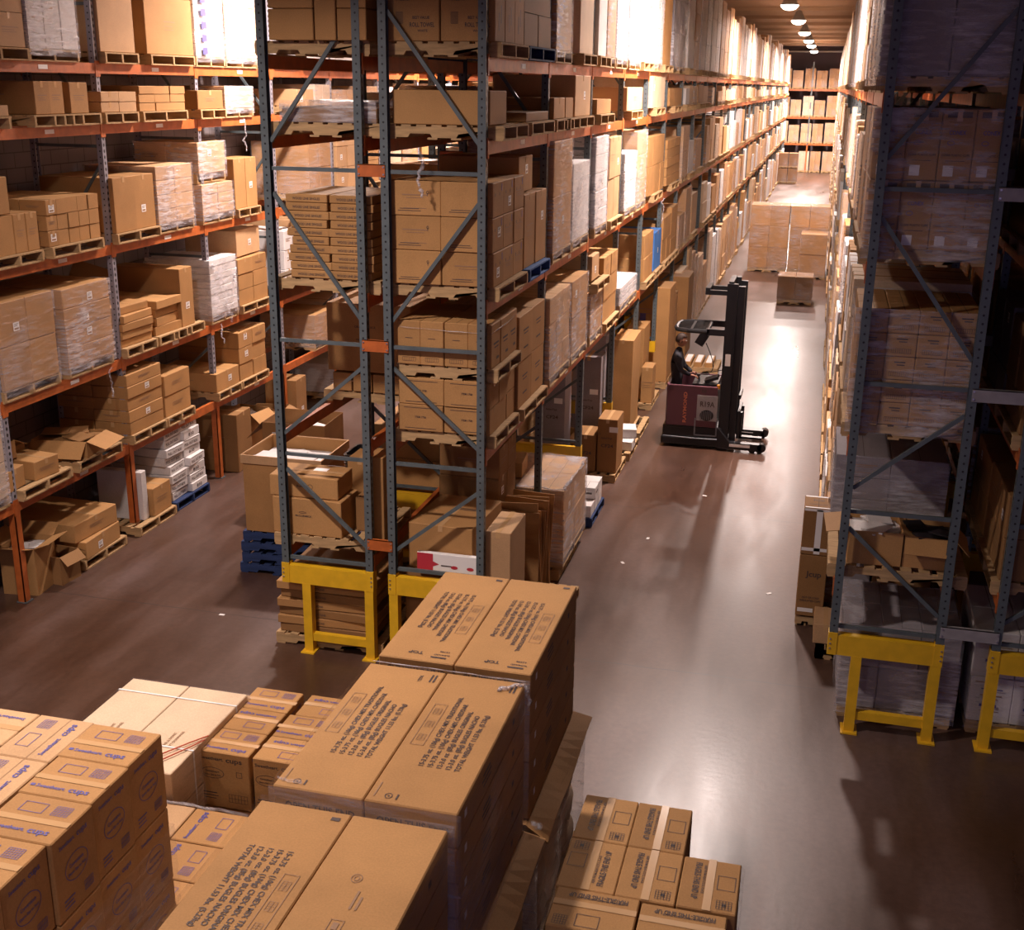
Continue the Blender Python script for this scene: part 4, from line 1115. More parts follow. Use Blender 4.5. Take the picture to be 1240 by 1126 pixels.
carton(-1.42, 2.0, 2.93, .28, 1.1, .80, 'kraft', 'narrow tall tan carton beside the large one, second shelf, central rack left row', None, 0, False, ('plain',), '-y')
pallet(-1.86, .72, 1.22, 'wooden pallet just above the yellow base, left row of the central rack', L=1.2, Wd=1.2)
carton(-2.06, .38, 1.36, .82, .48, .42, 'kraft', 'tan carton, lower of two above the yellow base, central rack left row', None, -.02, True, (('-y', [('e', -.05, .05, .045, .012), ('t', 'McCORMICK', -.14, .0, .03, 0, .20)]), 'plain', 'keep'), '-y')
carton(-2.11, .40, 1.785, .80, .46, .24, 'kraft', 'tan carton, upper of two above the yellow base, central rack left row', None, .02, True, (('-y', [('t', 'Bulletin', -.08, .0, .035, 0, .12), ('e', .08, .01, .03, .03)]), ('top', [('!label:f', .10, .06, .16, .10)]), 'plain', 'keep'), '-y')
carton(-1.52, .60, 1.36, .16, .36, .40, 'kraft_dark', 'small brown carton to the right of the two tan cartons, central rack', None, 0, False, ('plain',), '-y')
carton(-1.74, 1.12, 1.36, .30, .40, .68, 'kraft', 'upright brown carton behind the two tan cartons, central rack', None, 0, True, ('plain',), '-y')
carton(-1.28, .36, 1.36, .20, .34, .96, 'kraft', 'tall narrow carton seen between the inner uprights, central rack', None, 0, False, ('plain',), '-y')
def bins(x, y, z, n, label):
    r = empty('plastic_bin_stack', (x, y, z), label=label, cat='bins', group='nested black plastic bins')
    for i in range(n):
        zz = i*.035; mb = MB(); a, b2, h = .15, .22, .16; k = .85
        ring = lambda s, z, d=0: [((a*s-d)*cx_, (b2*s-d)*cy_, z) for cx_, cy_ in ((-1,-.8),(-.8,-1),(.8,-1),(1,-.8),(1,.8),(.8,1),(-.8,1),(-1,.8))]
        vs = ring(k, 0) + ring(1, h) + ring(1.12, h) + ring(1.12, h-.012) + ring(.97, h-.002) + ring(k*.97, .008)
        fs = []
        for A, B in ((0,1),(1,3),(3,2),(2,4),(4,5)):
            for j in range(8): fs.append((A*8+j, A*8+(j+1)%8, B*8+(j+1)%8, B*8+j))
        fs.append(tuple(range(40, 48)))
        mb.add(vs, fs, 'black_plastic').build('bin', r, (0, 0, zz))
bins(-2.18, 1.15, 1.36, 8, 'lower stack of nested black bins behind the tan cartons, central rack')
bins(-1.90, 1.45, 1.36, 14, 'taller stack of nested black bins behind the tan cartons, central rack')
# floor under the left row
pallet(-1.85, .72, 0, 'wooden pallet on the floor behind the yellow base of the left row', L=1.3, Wd=1.2)
for i in range(7):
    carton(-1.90 + [0,-.02,.03,-.04,.05,0,.04][i], .66, .14+i*.105, 1.12 + .03*(i % 3), 1.0, .10, 'kraft' if i % 2 else 'kraft_dark', 'long flat carton behind the yellow base, %s layer' % (LAY[i] if i < 6 else 'top'), 'long flat cartons behind the yellow base', [0,.03,-.03,.05,-.05,.02,.04][i], False, (('-y', [('t', 'INSTRUCTIONS', -.25, -.02, .035, 0, .24)]), 'plain'), '-y')
# row B floor behind the yellow base
pallet(-.45, .72, 0, 'wooden pallet on the floor behind the yellow base of the right row', L=1.05, Wd=1.2)
carton(-.50, .70, .14, .90, 1.0, .93, 'kraft_dark', 'brown carton on the floor behind the yellow base of the right row', None, 0, True, (), '-y')
carton(-.52, .72, 1.08, .74, 1.0, .52, 'kraft', 'long brown carton with a lifted front flap behind the red arrow carton', None, -.06, True, (('top', [('f', .1, .1, .26, .02), ('f', .12, .06, .2, .02)]), 'plain', 'keep'), '-y')
r = empty('sign_carton', (-.44, .15, 1.072), label='long white carton with a red arrow end, lying behind the brace above the yellow base', cat='carton')
MB().chbox((0, 0, .12), (.68, .06, .24), 'label', .004).build('body', r)
mb = MB(); y = -.0325
mb.add([(-.34,y,.003), (-.16,y,.003), (-.16,y,.09), (-.09,y,.12), (-.16,y,.15), (-.16,y,.237), (-.34,y,.237)], [(0,1,2,5,6), (2,3,4,5)], 'red_ink').build('red_arrow', r)
mb = MB()
for cx_ in (.08, .26):
    N = 14; mb.add([(cx_+.04*math.cos(2*PI*i/N), y-.001, .10+.02*math.sin(2*PI*i/N)) for i in range(N)], [tuple(range(N))], 'red_ink')
mb.box((-.01, y-.001, .11), (.12, .001, .012), 'ink').build('printed_marks', r)
carton(.13, .43, .14, .28, .66, 1.50, 'kraft_light', 'tall tan carton standing in the aisle beside the front upright', None, 0, True, ('plain','keep'), '+x')
pallet(.0, .55, 0, 'wooden pallet on the floor under the tall tan carton', L=1.2, Wd=1.0)
# upright bundle of flattened cartons
mb0 = empty('flattened_carton_bundle', (.0, 1.85, .14), label='upright bundle of flattened cartons with ragged tops, beside the second upright', cat='cardboard')
for i in range(9):
    MB().box((0, 0, .62+.03*math.sin(i*2.1)), (.52, .012, 1.24+.1*math.sin(i*1.7)), 'kraft' if i % 3 else 'kraft_dark', Matrix.Rotation(.02*math.sin(i*3), 3, 'X') @ Matrix.Rotation(.06*math.sin(i*5), 3, 'Y')).build('flattened_carton', mb0, (.0, -.36+i*.085, 0))
pallet(.0, 1.85, 0, 'wooden pallet on the floor under the bundle of flattened cartons', L=1.2, Wd=1.0)
# dark long flat cartons at the back, low
for i, (z, x, w_, y, m_) in enumerate(((1.63, -1.20, .36, 1.5, 'grey_board'), (1.86, -.90, .80, 1.7, 'kraft_dark'), (2.02, -.95, .75, 1.9, 'kraft_dark'))):
    pass
stack('low behind the front brace, central rack right row', (-1.05, -.30), (1.75, 2.55), .14, 1, 2, 5, 'kraft_dark', .01, '+x', 'cartons on the central rack', hs=.38)
pallet(-.62, 2.15, 0, 'wooden pallet behind the front brace, right row of the central rack', L=1.1, Wd=1.0)

# --- central rack, right row: measured loads along the aisle
BX = (-1.02, .05)
def bload(y0, y1, z, h, kind, d1, **k):
    bay = l_bay((y0+.1)/2.65); nm = {2.54: 'second', 4.08: 'third', 5.63: 'fourth', 6.39: 'top', 0: 'floor level'}[z]
    load_on(y0, y1, z, h, kind, '%s, %s%s, %s bay, central rack aisle side' % (d1, nm, '' if z == 0 else ' shelf', bay), BX, '+x', 'the central rack', **k)
rt = [('t', 'BEST VALUE', .0, -.10, .035, 0, .17), ('t', 'ROLL TOWEL', -.03, -.17, .055, 0, .25), ('t', 'WHITE', .05, -.215, .03, 0, .10), ('t', '04221', -.02, .12, .05, 0, .14), ('f', -.14, .10, .12, .02), ('g', -.13, -.09, .07, .10, 8, 1), ('t', '3918SD-PLY', -.16, .06, .03, 0, .14)]
bload(.12, 1.25, 6.39, 1.8, 'c', 'front pallet', nx=2, ny=3, nz=3, flag=(('-y', rt), ('+x', [('f', 0, .15, .02, .10), ('f', .03, -.05, .02, .16), ('f', -.05, -.12, .02, .16)]), 'plain'), tape=False)
bload(1.28, 2.48, 6.39, 1.3, 'c', 'rear pallet', nx=2, ny=2, nz=4, mat='kraft_dark', pal='wood_blue')
bload(2.75, 3.65, 6.39, 1.7, 'w', 'front pallet', ny=2, nz=2)
bload(4.15, 5.05, 6.39, 1.6, 't', 'rear pallet', ny=1, mat='kraft_pale')
bload(5.42, 6.0, 6.39, 1.7, 't', 'front pallet', ny=1, mat='white_board')
bload(6.05, 6.75, 6.39, 1.7, 'w', 'middle pallet', ny=1, nz=2)
bload(6.85, 7.85, 6.39, 1.75, 'W', 'rear pallet', ny=2, nz=2)
bload(8.05, 9.2, 6.39, 1.75, 'W', 'front pallet', ny=2, nz=3)
bload(9.3, 10.5, 6.39, 1.8, 'c', 'rear pallet', nx=1, ny=2, nz=2, mat='kraft_pale')
bload(10.75, 11.85, 6.39, 1.8, 'W', 'front pallet', ny=3, nz=3)
bload(11.95, 13.15, 6.39, 1.25, 't', 'rear pallet', ny=1, mat='kraft')
bload(13.4, 15.7, 6.39, 1.9, 'w', 'whole bay', ny=3, nz=3, mat='grey_board')
pallet(-.45, .62, 5.63, 'wooden pallet under the long tan carton, fourth shelf, central rack aisle side')
carton(-.48, .42, 5.77, .98, .62, .32, 'kraft', 'long plain tan carton behind the front uprights, fourth shelf, central rack', None, 0, False, ('plain','keep'), '-y')
bload(1.45, 2.5, 5.63, .1, 'c', 'rear pallet', nx=1, ny=1, nz=1, mat='kraft_dark')
bload(2.75, 3.35, 5.63, .24, 't', 'front pallet', ny=1)
bload(3.4, 3.85, 5.63, .24, 't', 'middle pallet', ny=1)
bload(3.95, 4.98, 5.63, .50, 't', 'rear pallet', ny=1, mat='kraft_light')
bload(5.45, 6.6, 5.63, .20, 'c', 'front pallet', nx=1, ny=2, nz=1)
bload(7.95, 9.6, 5.63, .36, 't', 'front pallet', ny=1, mat='kraft_light')
bload(10.75, 12.6, 5.63, .55, 't', 'front pallet', ny=3, mat='kraft_pale')
bload(13.35, 15.4, 5.63, .35, 'c', 'whole bay', nx=1, ny=3, nz=1)
up = [('e', .13, .06, .012, .016), ('f', .13, .04, .006, .03), ('f', -.06, -.10, .2, .006), ('f', -.06, -.12, .24, .006)]
bload(.10, 1.36, 4.08, 1.02, 'c', 'front pallet', nx=2, ny=3, nz=3, flag=(('-y', up), ('+x', [('!blue_ink:f', .12, .11, .025, .07), ('f', -.12, .05, .02, .03), ('f', .04, .05, .02, .03)])), tape=False)
bload(1.42, 2.46, 4.08, .80, 't', 'rear pallet', ny=2, pal='wood_brightblue')
carton(-.48, 1.75, 4.08+.14+.81, .9, .62, .38, 'kraft', 'brown carton with labels on top of two upright cartons, third shelf, central rack', None, 0, True, (), '+x')
bload(2.80, 3.88, 4.08, 1.30, 'w', 'front pallet', ny=1, nz=2)
bload(3.95, 5.05, 4.08, .98, 'W', 'rear pallet', ny=1, nz=1)
bload(5.52, 6.5, 4.08, 1.25, 'W', 'front pallet', ny=1, nz=5)
bload(6.6, 7.65, 4.08, 1.2, 'c', 'rear pallet', nx=1, ny=2, nz=2, mat='kraft_light')
bload(8.08, 9.3, 4.08, .9, 'w', 'front pallet', ny=1, nz=6, mat='white_board')
bload(9.35, 10.45, 4.08, 1.2, 'w', 'rear pallet', ny=1, nz=3, mat='kraft_light')
bload(10.8, 12.9, 4.08, 1.05, 'c', 'whole bay', nx=1, ny=4, nz=2)
bload(13.4, 15.6, 4.08, .9, 'c', 'whole bay', nx=1, ny=2, nz=5)
# second shelf: two pallets on top of each other in front
pallet(-.46, .64, 2.54, 'lower wooden pallet, second shelf, front bay, right row of the central rack', L=1.1)
i1 = [('f', 0, -.11, .34, .006), ('t', 'ITEM 1708', -.06, .0, .03, 0, .12), ('f', .0, .11, .36, .006)]
stack('below the upper pallet, second shelf, central rack front', (-.96, .03), (.11, 1.16), 2.68, 2, 3, 2, 'kraft', .01, '+x', 'cartons on the central rack', hs=.285, flag=(('-y', i1), 'plain'))
pallet(-.44, .62, 3.25, 'upper wooden pallet between carton layers, second shelf, central rack front', L=1.1)
i2 = [('g', .0, -.17, .14, .04, 6, 1), ('f', 0, .05, .08, .006)]
stack('upper pallet, second shelf, central rack front', (-.96, .05), (.10, 1.14), 3.39, 4, 3, 1, 'kraft', .006, '+x', 'cartons on the central rack', hs=.46, flag=(('-y', i2), ('+x', [('f', 0, .02, .20, .02), ('f', .01, -.02, .16, .014), ('f', .06, -.14, .10, .03)]), 'plain'), tape=False)
film_rope([(-.93, .09, 3.78), (-.4, .088, 3.765), (.05, .09, 3.76), (.063, .6, 3.78), (.065, 1.1, 3.80)], .006, 'white strap of film around the front upper cartons, central rack', 12)
bload(1.22, 2.50, 2.54, 1.05, 'c', 'rear pallet', nx=2, ny=2, nz=2, flag=(('+x', [('f', 0, .08, .24, .018), ('f', 0, .04, .2, .014), ('f', 0, -.12, .2, .02)]), 'plain'))
bload(2.75, 4.0, 2.54, 1.0, 'w', 'front pallet', ny=3, nz=3, mat='kraft_light')
bload(4.08, 5.2, 2.54, 1.0, 'w', 'rear pallet', ny=2, nz=2)
bload(5.42, 6.4, 2.54, .62, 'w', 'front pallet', ny=1, nz=2)
pallet(-.45, 5.95, 2.54+.77, 'wooden pallet with a small carton on top, second shelf, third bay, central rack')
carton(-.2, 5.9, 3.455, .45, .55, .36, 'kraft_light', 'small open fronted carton on a raised pallet, second shelf, third bay, central rack', None, 0, True, (), '+x')
bload(6.5, 7.7, 2.54, 1.0, 'c', 'rear pallet', nx=1, ny=2, nz=3)
bload(8.05, 9.9, 2.54, .30, 'W', 'front pallet', ny=1, nz=3)
bload(10.75, 11.9, 2.54, .85, 'c', 'front pallet', nx=1, ny=2, nz=2)
bload(12.1, 13.1, 2.54, .75, 't', 'rear pallet', ny=1, mat='blue_board')
bload(13.35, 14.6, 2.54, .9, 'c', 'front pallet', nx=1, ny=2, nz=2)
bload(14.65, 15.75, 2.54, 1.0, 'c', 'rear pallet', nx=1, ny=2, nz=3)
# floor level
pallet(-.40, 3.35, 0, 'wooden pallet under the large wrapped load, floor level, second bay, central rack', L=1.3, Wd=1.2)
wrapped('floor level, second bay, central rack, protruding into the aisle', (-1.0, .28), (2.80, 4.30), .14, .94, 3, 2, 2, 'kraft_light', film='film_heavy', pal='wood', top=True)
carton(-.65, 3.35, 1.235, .55, .5, .20, 'kraft', 'carton lying on the large wrapped load, second bay, central rack', None, .1, True, (), '-y')
pallet(-.30, 5.30, 0, 'wooden pallet under small white cartons, third bay, central rack', 'wood_blue', L=1.2, Wd=1.0)
for ix in range(3):
    for iy in range(3):
        for iz in range(2 if iy else 1):
            carton(-.40+ix*.27, 4.98+iy*.30, .14+iz*.18, .262, .29, .176, 'white_board', 'small white carton, %s layer, %s %s, low pallet in aisle' % (['lower', 'upper'][iz], ['front', 'middle', 'rear'][iy], ['left', 'centre', 'right'][ix]), 'small white cartons on a low pallet', random.uniform(-.03,.03), False, (('+x', [('f', 0, .0, .18, .03)]), ('-y', [('f', 0, 0, .16, .03)]), 'plain'), '-y')
pallet(-.32, 7.45, 0, 'wooden pallet under the grey printed cartons, third bay, central rack', L=1.2, Wd=1.1)
cf24 = [('t', 'CF24', -.10, -.02, .075, 0, .20), ('t', 'SelecTop', -.10, .12, .04, 0, .18), ('e', -.13, .20, .02, .02), ('!label:f', .1, .28, .14, .09)]
carton(.11, 7.30, .14, .32, .60, .90, 'kraft_dark', 'tall printed carton at the aisle edge, third bay, central rack floor', None, 0, True, (('-y', cf24), 'plain'), '-y')
carton(-.24, 7.25, .14, .34, .55, .62, 'kraft_dark', 'printed carton left of the tall one, third bay, central rack floor', None, 0, True, (('-y', cf24[:1]), 'plain'), '-y')
for i, (x, yy) in enumerate(((-.80, 7.2), (-.36, 7.95))):
    carton(x, yy, .14, .42, .50, 1.75, 'grey_board', 'very tall grey printed carton, %s, third bay, central rack floor' % ['left', 'right'][i], None, 0, True, (('-y', cf24), 'plain'), '-y')
pallet(-.28, 8.65, 0, 'wooden pallet with small white cartons, fourth bay aisle edge, central rack', L=1.2, Wd=1.0)
for i in range(2): carton(.12, 8.50+.22*i, .14+.16*i, .42, .40, .155, 'white_board', 'small white carton, %s of two at the fourth bay aisle edge' % ['lower', 'upper'][i], None, .2*i, True, ('plain',), '+x')
pallet(-.35, 10.05, 0, 'wooden pallet under the very large brown carton, fourth bay, central rack', L=1.3, Wd=1.2)
carton(-.10, 10.05, .14, .38, 1.05, 1.68, 'kraft', 'very large brown carton at the aisle edge, fourth bay, central rack floor', None, .02, True, ('plain','keep'), '-y')
carton(-.68, 9.9, .14, .60, .9, 1.75, 'grey_board', 'very large dark carton deep in the fourth bay, central rack floor', None, 0, True, ('plain',), '-y')
pallet(-.40, 12.2, 0, 'wooden pallet with two tan cartons, fifth bay, central rack', L=1.2, Wd=1.2)
carton(-.22, 12.3, .14, .36, .80, 1.45, 'kraft', 'tall tan carton with a white label on top, fifth bay, central rack floor', None, 0, True, ('plain',), '-y')
carton(.08, 11.9, .14, .22, .50, .72, 'kraft', 'small tan carton beside the tall one, fifth bay, central rack floor', None, 0, True, (), '-y')
pallet(-.35, 14.0, 0, 'wooden pallet under a tall brown carton, sixth bay, central rack', L=1.2, Wd=1.1)
carton(-.16, 14.0, .14, .80, 1.0, 2.0, 'kraft', 'tall brown carton with a big blue arrow, sixth bay, central rack floor', None, 0, True, (('-y', [('!blue_ink:f', -.15, .30, .12, .30), ('!blue_ink:o', -.15, .50, .34, .10)]), 'plain'), '-y')
carton(-.12, 17.3, .0, .8, 1.1, 1.9, 'kraft_dark', 'large brown carton at the aisle edge, seventh bay, central rack floor', None, 0, True, ('plain',), '-y')
pallet(.75, 15.6, 0, 'wooden pallet with three light fixtures beside the seventh bay', L=.9, Wd=1.0, group='wooden pallets in the right aisle')
for i in range(3):
    r = MB().bbox((-.09, -.42, 0), (.09, .42, .10), 'kraft').build('long_carton', None, (.50+i*.24, 15.6, .14)); tag(r, 'long narrow carton with a white strip on top, %s of three behind the forklift' % ['left', 'middle', 'right'][i], 'carton', 'long narrow cartons behind the forklift')
    MB().bbox((-.06, -.38, .1), (.06, .38, .108), 'label').build('white_strip', r)

# --- right rack, left row
CX = (3.52, 4.66)
RS = {0: ('floor level', 0), 1: ('lowest', 1.60), 2: ('second', 3.03), 3: ('third', 4.65), 4: ('top', 6.12)}
def cload(y0, y1, lv, h, kind, d1, xr=CX, rk='right rack', seen='-x', **k):
    nm, z = RS[lv]; bay = l_bay((y0+.35)/2.65)
    load_on(y0, y1, z, h, kind, '%s, %s%s, %s bay, %s' % (d1, nm, '' if lv == 0 else ' shelf', bay, rk), xr, seen, 'the ' + rk, **k)
cload(-.05, 1.15, 4, 1.9, 'w', 'front pallet', ny=2, nz=3, nx=2, mat='grey_board')
r = empty('wrapped_pallet_load', (4.10, .56, 4.65), label='film wrapped double layer of tall cup cartons with white labels, right rack', cat='pallet load')
mk('pallet', pallet_mesh('wood', 1.2, 1.2), r)
cx_items = [('!blue_ink:t', 'CONEX', -.075, .09, .05, 0, .14), ('!blue_ink:e', -.05, .02, .03, .02), ('!ink:t', 'CLEAR PLASTIC CUPS', -.115, -.09, .026, 0, .23), ('!ink:f', 0, -.13, .16, .006), ('!label:f', -.05, -.215, .085, .09), ('!ink:f', .06, .255, .08, .05), ('!ink:f', -.06, .255, .08, .05), ('!tape:f', 0, .25, .05, .10)]
for iz in range(2):
    for ix in range(4):
        for iy in range(3):
            if ix > 0 and iy > 0 and iz == 0: continue
            o = mk('carton', carton_mesh(.272, .395, .60, 'kraft'), r, (-.43+ix*.278, -.40+iy*.40, .14+iz*.605))
            if iy == 0: printing(o, (.272, .395, .60), '-y', cx_items)
film_box('stretch_film', r, (-.585, -.615, .05), (.565, .62, 1.355), 'film_heavy', .12, .012, False, seed=77)
r = empty('wrapped_pallet_load', (4.10, .56, 3.03), label='film wrapped load of small printed cartons in five layers, right rack', cat='pallet load')
mk('pallet', pallet_mesh('wood', 1.2, 1.2), r)
for iz in range(5):
    for ix in range(4):
        for iy in range(3):
            if ix > 0 and iy > 0 and iz < 4: continue
            o = mk('carton', carton_mesh(.265, .395, .213, 'kraft'), r, (-.41+ix*.27, -.40+iy*.40, .14+iz*.216))
            if iy == 0: printing(o, (.265, .395, .213), '-y', [('f', 0, .06, .10, .012), ('f', .01, .035, .07, .010), ('g', 0, -.05, .17, .04, 9, 1)])
film_box('stretch_film', r, (-.57, -.615, .05), (.56, .62, 1.225), 'film_heavy', .12, .02, False, seed=87)
cload(1.27, 2.42, 3, 1.2, 'c', 'rear pallet', nx=1, ny=2, nz=2, mat='kraft')
cload(1.27, 2.42, 2, 1.15, 'c', 'rear pallet', nx=1, ny=2, nz=3, mat='kraft_pale')
cload(1.27, 2.42, 4, 1.9, 'w', 'rear pallet', ny=1, nz=2, mat='kraft_light')
cload(1.27, 2.42, 1, .72, 'w', 'rear pallet', ny=1, nz=3, nx=2, mat='grey_board', film='film_heavy')
pallet(4.15, .55, 1.60, 'wooden pallet above the yellow base, lowest shelf, right rack', L=1.3, Wd=1.2)
open_carton((3.92, .30, 1.74), (.50, .55, .34), 'kraft', 'open brown carton, left of two above the yellow base, right rack', .05, (0,1,1,1), 'white_board', ang=.3)
open_carton((4.44, .32, 1.74), (.46, .55, .32), 'kraft', 'open brown carton, right of two above the yellow base, right rack', -.05, (1,1,0,1), 'black_plastic', ang=.6)
# floor under the right rack
wrapped('floor level behind the yellow base, right rack', (3.72, 4.86), (.12, 1.25), 0, .92, 3, 2, 2, 'grey_board', seen='-x', film='film_heavy', top=True)
pallet(4.15, 1.95, 0, 'wooden pallet on the floor behind the grey wrapped load, right rack', L=1.3, Wd=1.1)
carton(4.35, 1.85, .14, .62, .62, 1.05, 'kraft_dark', 'tall brown carton deep behind the yellow base, right rack', None, 0, True, ('plain',), '-y')
hc = [('t', 'HOT OR COLD', -.13, -.12, .035, 0, .26), ('t', 'INSULATED CUPS', -.14, -.16, .035, 0, .28), ('!label:f', -.02, -.20, .16, .05)]
carton(3.84, 1.75, .14, .36, .40, .95, 'grey_board', 'dark insulated cup carton behind the right rack upright', None, 0, True, (('-y', hc), 'plain'), '-y')
carton(3.60, 1.75, .14, .26, .5, .24, 'kraft_light', 'small pale carton poking into the aisle beside the yellow base', None, 0, True, ('plain',), '-y')
pallet(3.75, 1.85, 0, 'wooden pallet end poking into the aisle beside the right yellow base', L=.5, Wd=.9)
# stacked cup cartons in the aisle
jc = [('t', 'Jcup', -.07, .12, .10, 0, .17), ('t', 'HOT OR COLD', -.10, -.16, .035, 0, .20), ('t', 'INSULATED CUPS', -.12, -.20, .035, 0, .24), ('!label:f', -.05, -.31, .18, .05)]
pallet(3.46, 2.60, 0, 'wooden pallet under the cup cartons standing in the aisle', L=.4, Wd=.7)
carton(3.415, 2.45, .14, .32, .46, .78, 'kraft_dark', 'brown cup carton, lower of two standing in the right aisle', None, 0, False, (('-y', jc), 'plain', 'keep'), '-y')
carton(3.415, 2.45, .925, .32, .46, .58, 'kraft_dark', 'brown cup carton with white tape cross, upper of two in the right aisle', None, 0, False, (('-y', [('!label:f', .02, 0, .07, .55), ('!label:f', 0, -.22, .31, .04), ('!label:f', 0, .27, .31, .03)]), ('top', [('t', 'Jcup', -.06, .05, .07, 0, .13), ('f', 0, -.08, .2, .01), ('!label:f', 0, .2, .3, .04), ('!label:f', 0, -.2, .3, .03)]), 'plain', 'keep'), '-y')
# --- right row of the right rack (picture edge)
DX = (5.06, 6.15)
dw = wrapped('white printed cartons at floor level, right picture edge', (4.98, 6.2), (.15, 1.35), 0, .98, 3, 2, 2, 'white_board', seen='-x', film='film', look='white blue printed')
for k in range(3):
    for j in range(2): printing(dw, (1.22, 1.2, 2*.14+.98), '-y', [('!blue_ink:e', -.42+k*.41, -.22+j*.49, .06, .05), ('!blue_ink:f', -.42+k*.41, -.30+j*.49, .16, .03), ('!blue_ink:f', -.40+k*.41, -.12+j*.49, .2, .012), ('!grey_ink:f', -.5+k*.41, -.05+j*.49, .12, .008)], eps=.02)
for lv, hh in ((1, 1.0), (2, 1.1), (3, 1.1), (4, 1.5)):
    for j in range(2):
        for b_ in range(4):
            cload(-.05 + b_*2.65 + j*1.22, 1.10 + b_*2.65 + j*1.22, lv, hh*random.uniform(.75, 1), random.choice(['c', 'c', 'w']), ['front pallet', 'rear pallet'][j], xr=DX, rk='rear right rack', mat=random.choice(['kraft', 'kraft_dark', 'grey_board']), nx=2, ny=2)

# ================================================================== unmeasured bays, same kinds of loads further away
R9 = random.Random(77)
def auto(x_r, seen, rk, y_frames, levels, k0, k1, top_h=1.9, fill=.9, lows=(), skipfar=False):
    for k in range(k0, k1):
        ya, yb = y_frames[k]+.12, y_frames[k+1]-.06
        for li, z in enumerate(levels):
            last = li == len(levels)-1
            gap = (levels[li+1]-z if not last else top_h+.35) - .32
            n = R9.choice([2, 2, 2, 3]); wd = (yb-ya)/n
            for j in range(n):
                if R9.random() > (fill if not last else 1): continue
                h = gap*R9.uniform(.55, .98) if not last else top_h*R9.uniform(.8, 1.08)
                if last: h = min(h, 9.0-z-.3)
                h = max(.12, h)
                kind = R9.choice(['c', 'c', 't', 'w', 'w', 'W'] if not last else ['w', 'W', 'W', 't', 'c', 'w'])
                mt = R9.choice(['kraft', 'kraft', 'kraft_light', 'kraft_light', 'kraft_pale', 'white_board'] if kind != 'w' else ['kraft', 'kraft_light', 'kraft_pale'])
                if last and kind in 'tc': mt = R9.choice(['kraft_pale', 'kraft_light', 'white_board'])
                a = ya + j*wd + .02; b_ = a + wd - .06 - R9.random()*.08
                far_ = a > 16
                nmz = ORD[li] if not last else 'top'
                desc = '%s pallet, %s shelf, %s bay, %s' % (['near', 'middle' if n == 3 else 'far', 'far'][j], nmz, l_bay(k), rk)
                load_on(a, b_, z, h, kind, desc, x_r, seen, rk, nx=1, ny=(1 if far_ else 2), nz=max(1, round(h/(.4 if not far_ else .55))), mat=mt, near=not far_ and a < 9, flag=())
        
auto(BX, '+x', "central rack aisle side", YC, [0.0, 2.54, 4.08, 5.63, 6.39], 6, 31)
auto(CX, '-x', 'right rack', YR, [0.0, 1.60, 3.03, 4.65, 6.12], 1, 31)
auto(LX, '+x', 'left rack', YL[1:], [1.30, 2.52, 4.06, 5.60, 6.34], 3, 15, 1.7)
auto(LX, '+x', 'left rack floor', YL[1:], [0.0], 4, 15, .6)
auto((-2.30, -1.25), '-x', 'central rack left row', YC, [0.0, 2.54, 4.08, 5.63, 6.39], 1, 9, 1.5, .85)
auto(LX, '+x', 'left rack near end', YL, [1.30, 4.06, 5.60, 6.34], 0, 1, 1.6)
# far end rack and far floor loads
for xi, x in enumerate((-.3, .55, 1.45, 2.30, 3.2)):
    for z, nm in ((0, 'floor level'), (2.12, 'lowest shelf'), (4.04, 'second shelf'), (6.05, 'top shelf')):
        if z == 0 and xi in (0, 1): continue
        h = [1.5, 1.25, 1.45, 1.35, 1.5][xi]*R9.uniform(.8, 1.0) if z else 1.4
        wrapped('%s, %s column, far end rack' % (nm, ['first', 'second', 'third', 'fourth', 'fifth'][xi]), (x-.38, x+.38), (84.85, 85.9), z, h, 2, 1, R9.choice([2, 3]), R9.choice(['kraft', 'kraft_light', 'kraft_pale']), '-x', 'film', True, group='loads on the far end rack')
for i, (x, z) in enumerate(((.35, 0), (1.0, 0))):
    for j in range(2):
        wrapped('%s of the dark pair far down the aisle, %s' % (['left', 'right'][i], ['lower', 'upper'][j]), (x-.3, x+.3), (73.2, 74.2), j*1.0, .82, 1, 1, 1, 'kraft_dark', '-x', 'film', True, group='dark loads far down the aisle')
# loads standing in the aisle
def aisle_load(x0, x1, y0, y1, h, nz, nx, label, mat='kraft'):
    return wrapped(label, (x0, x1), (y0, y1), 0, h, nx, 2, nz, mat, '-x', 'film', True, group='wrapped loads standing in the right aisle', top=True)
aisle_load(.78, 2.10, 31.4, 32.6, 2.15, 3, 2, 'left half of the tall pair blocking the aisle')
aisle_load(2.14, 3.42, 31.4, 32.6, 2.15, 3, 2, 'right half of the tall pair blocking the aisle')
aisle_load(2.55, 3.42, 30.2, 31.3, 1.35, 2, 1, 'in front of the tall pair blocking the aisle, lower', 'kraft')
aisle_load(2.06, 3.08, 25.0, 26.0, .68, 1, 2, 'low single layer load standing alone in the aisle', 'kraft_dark')

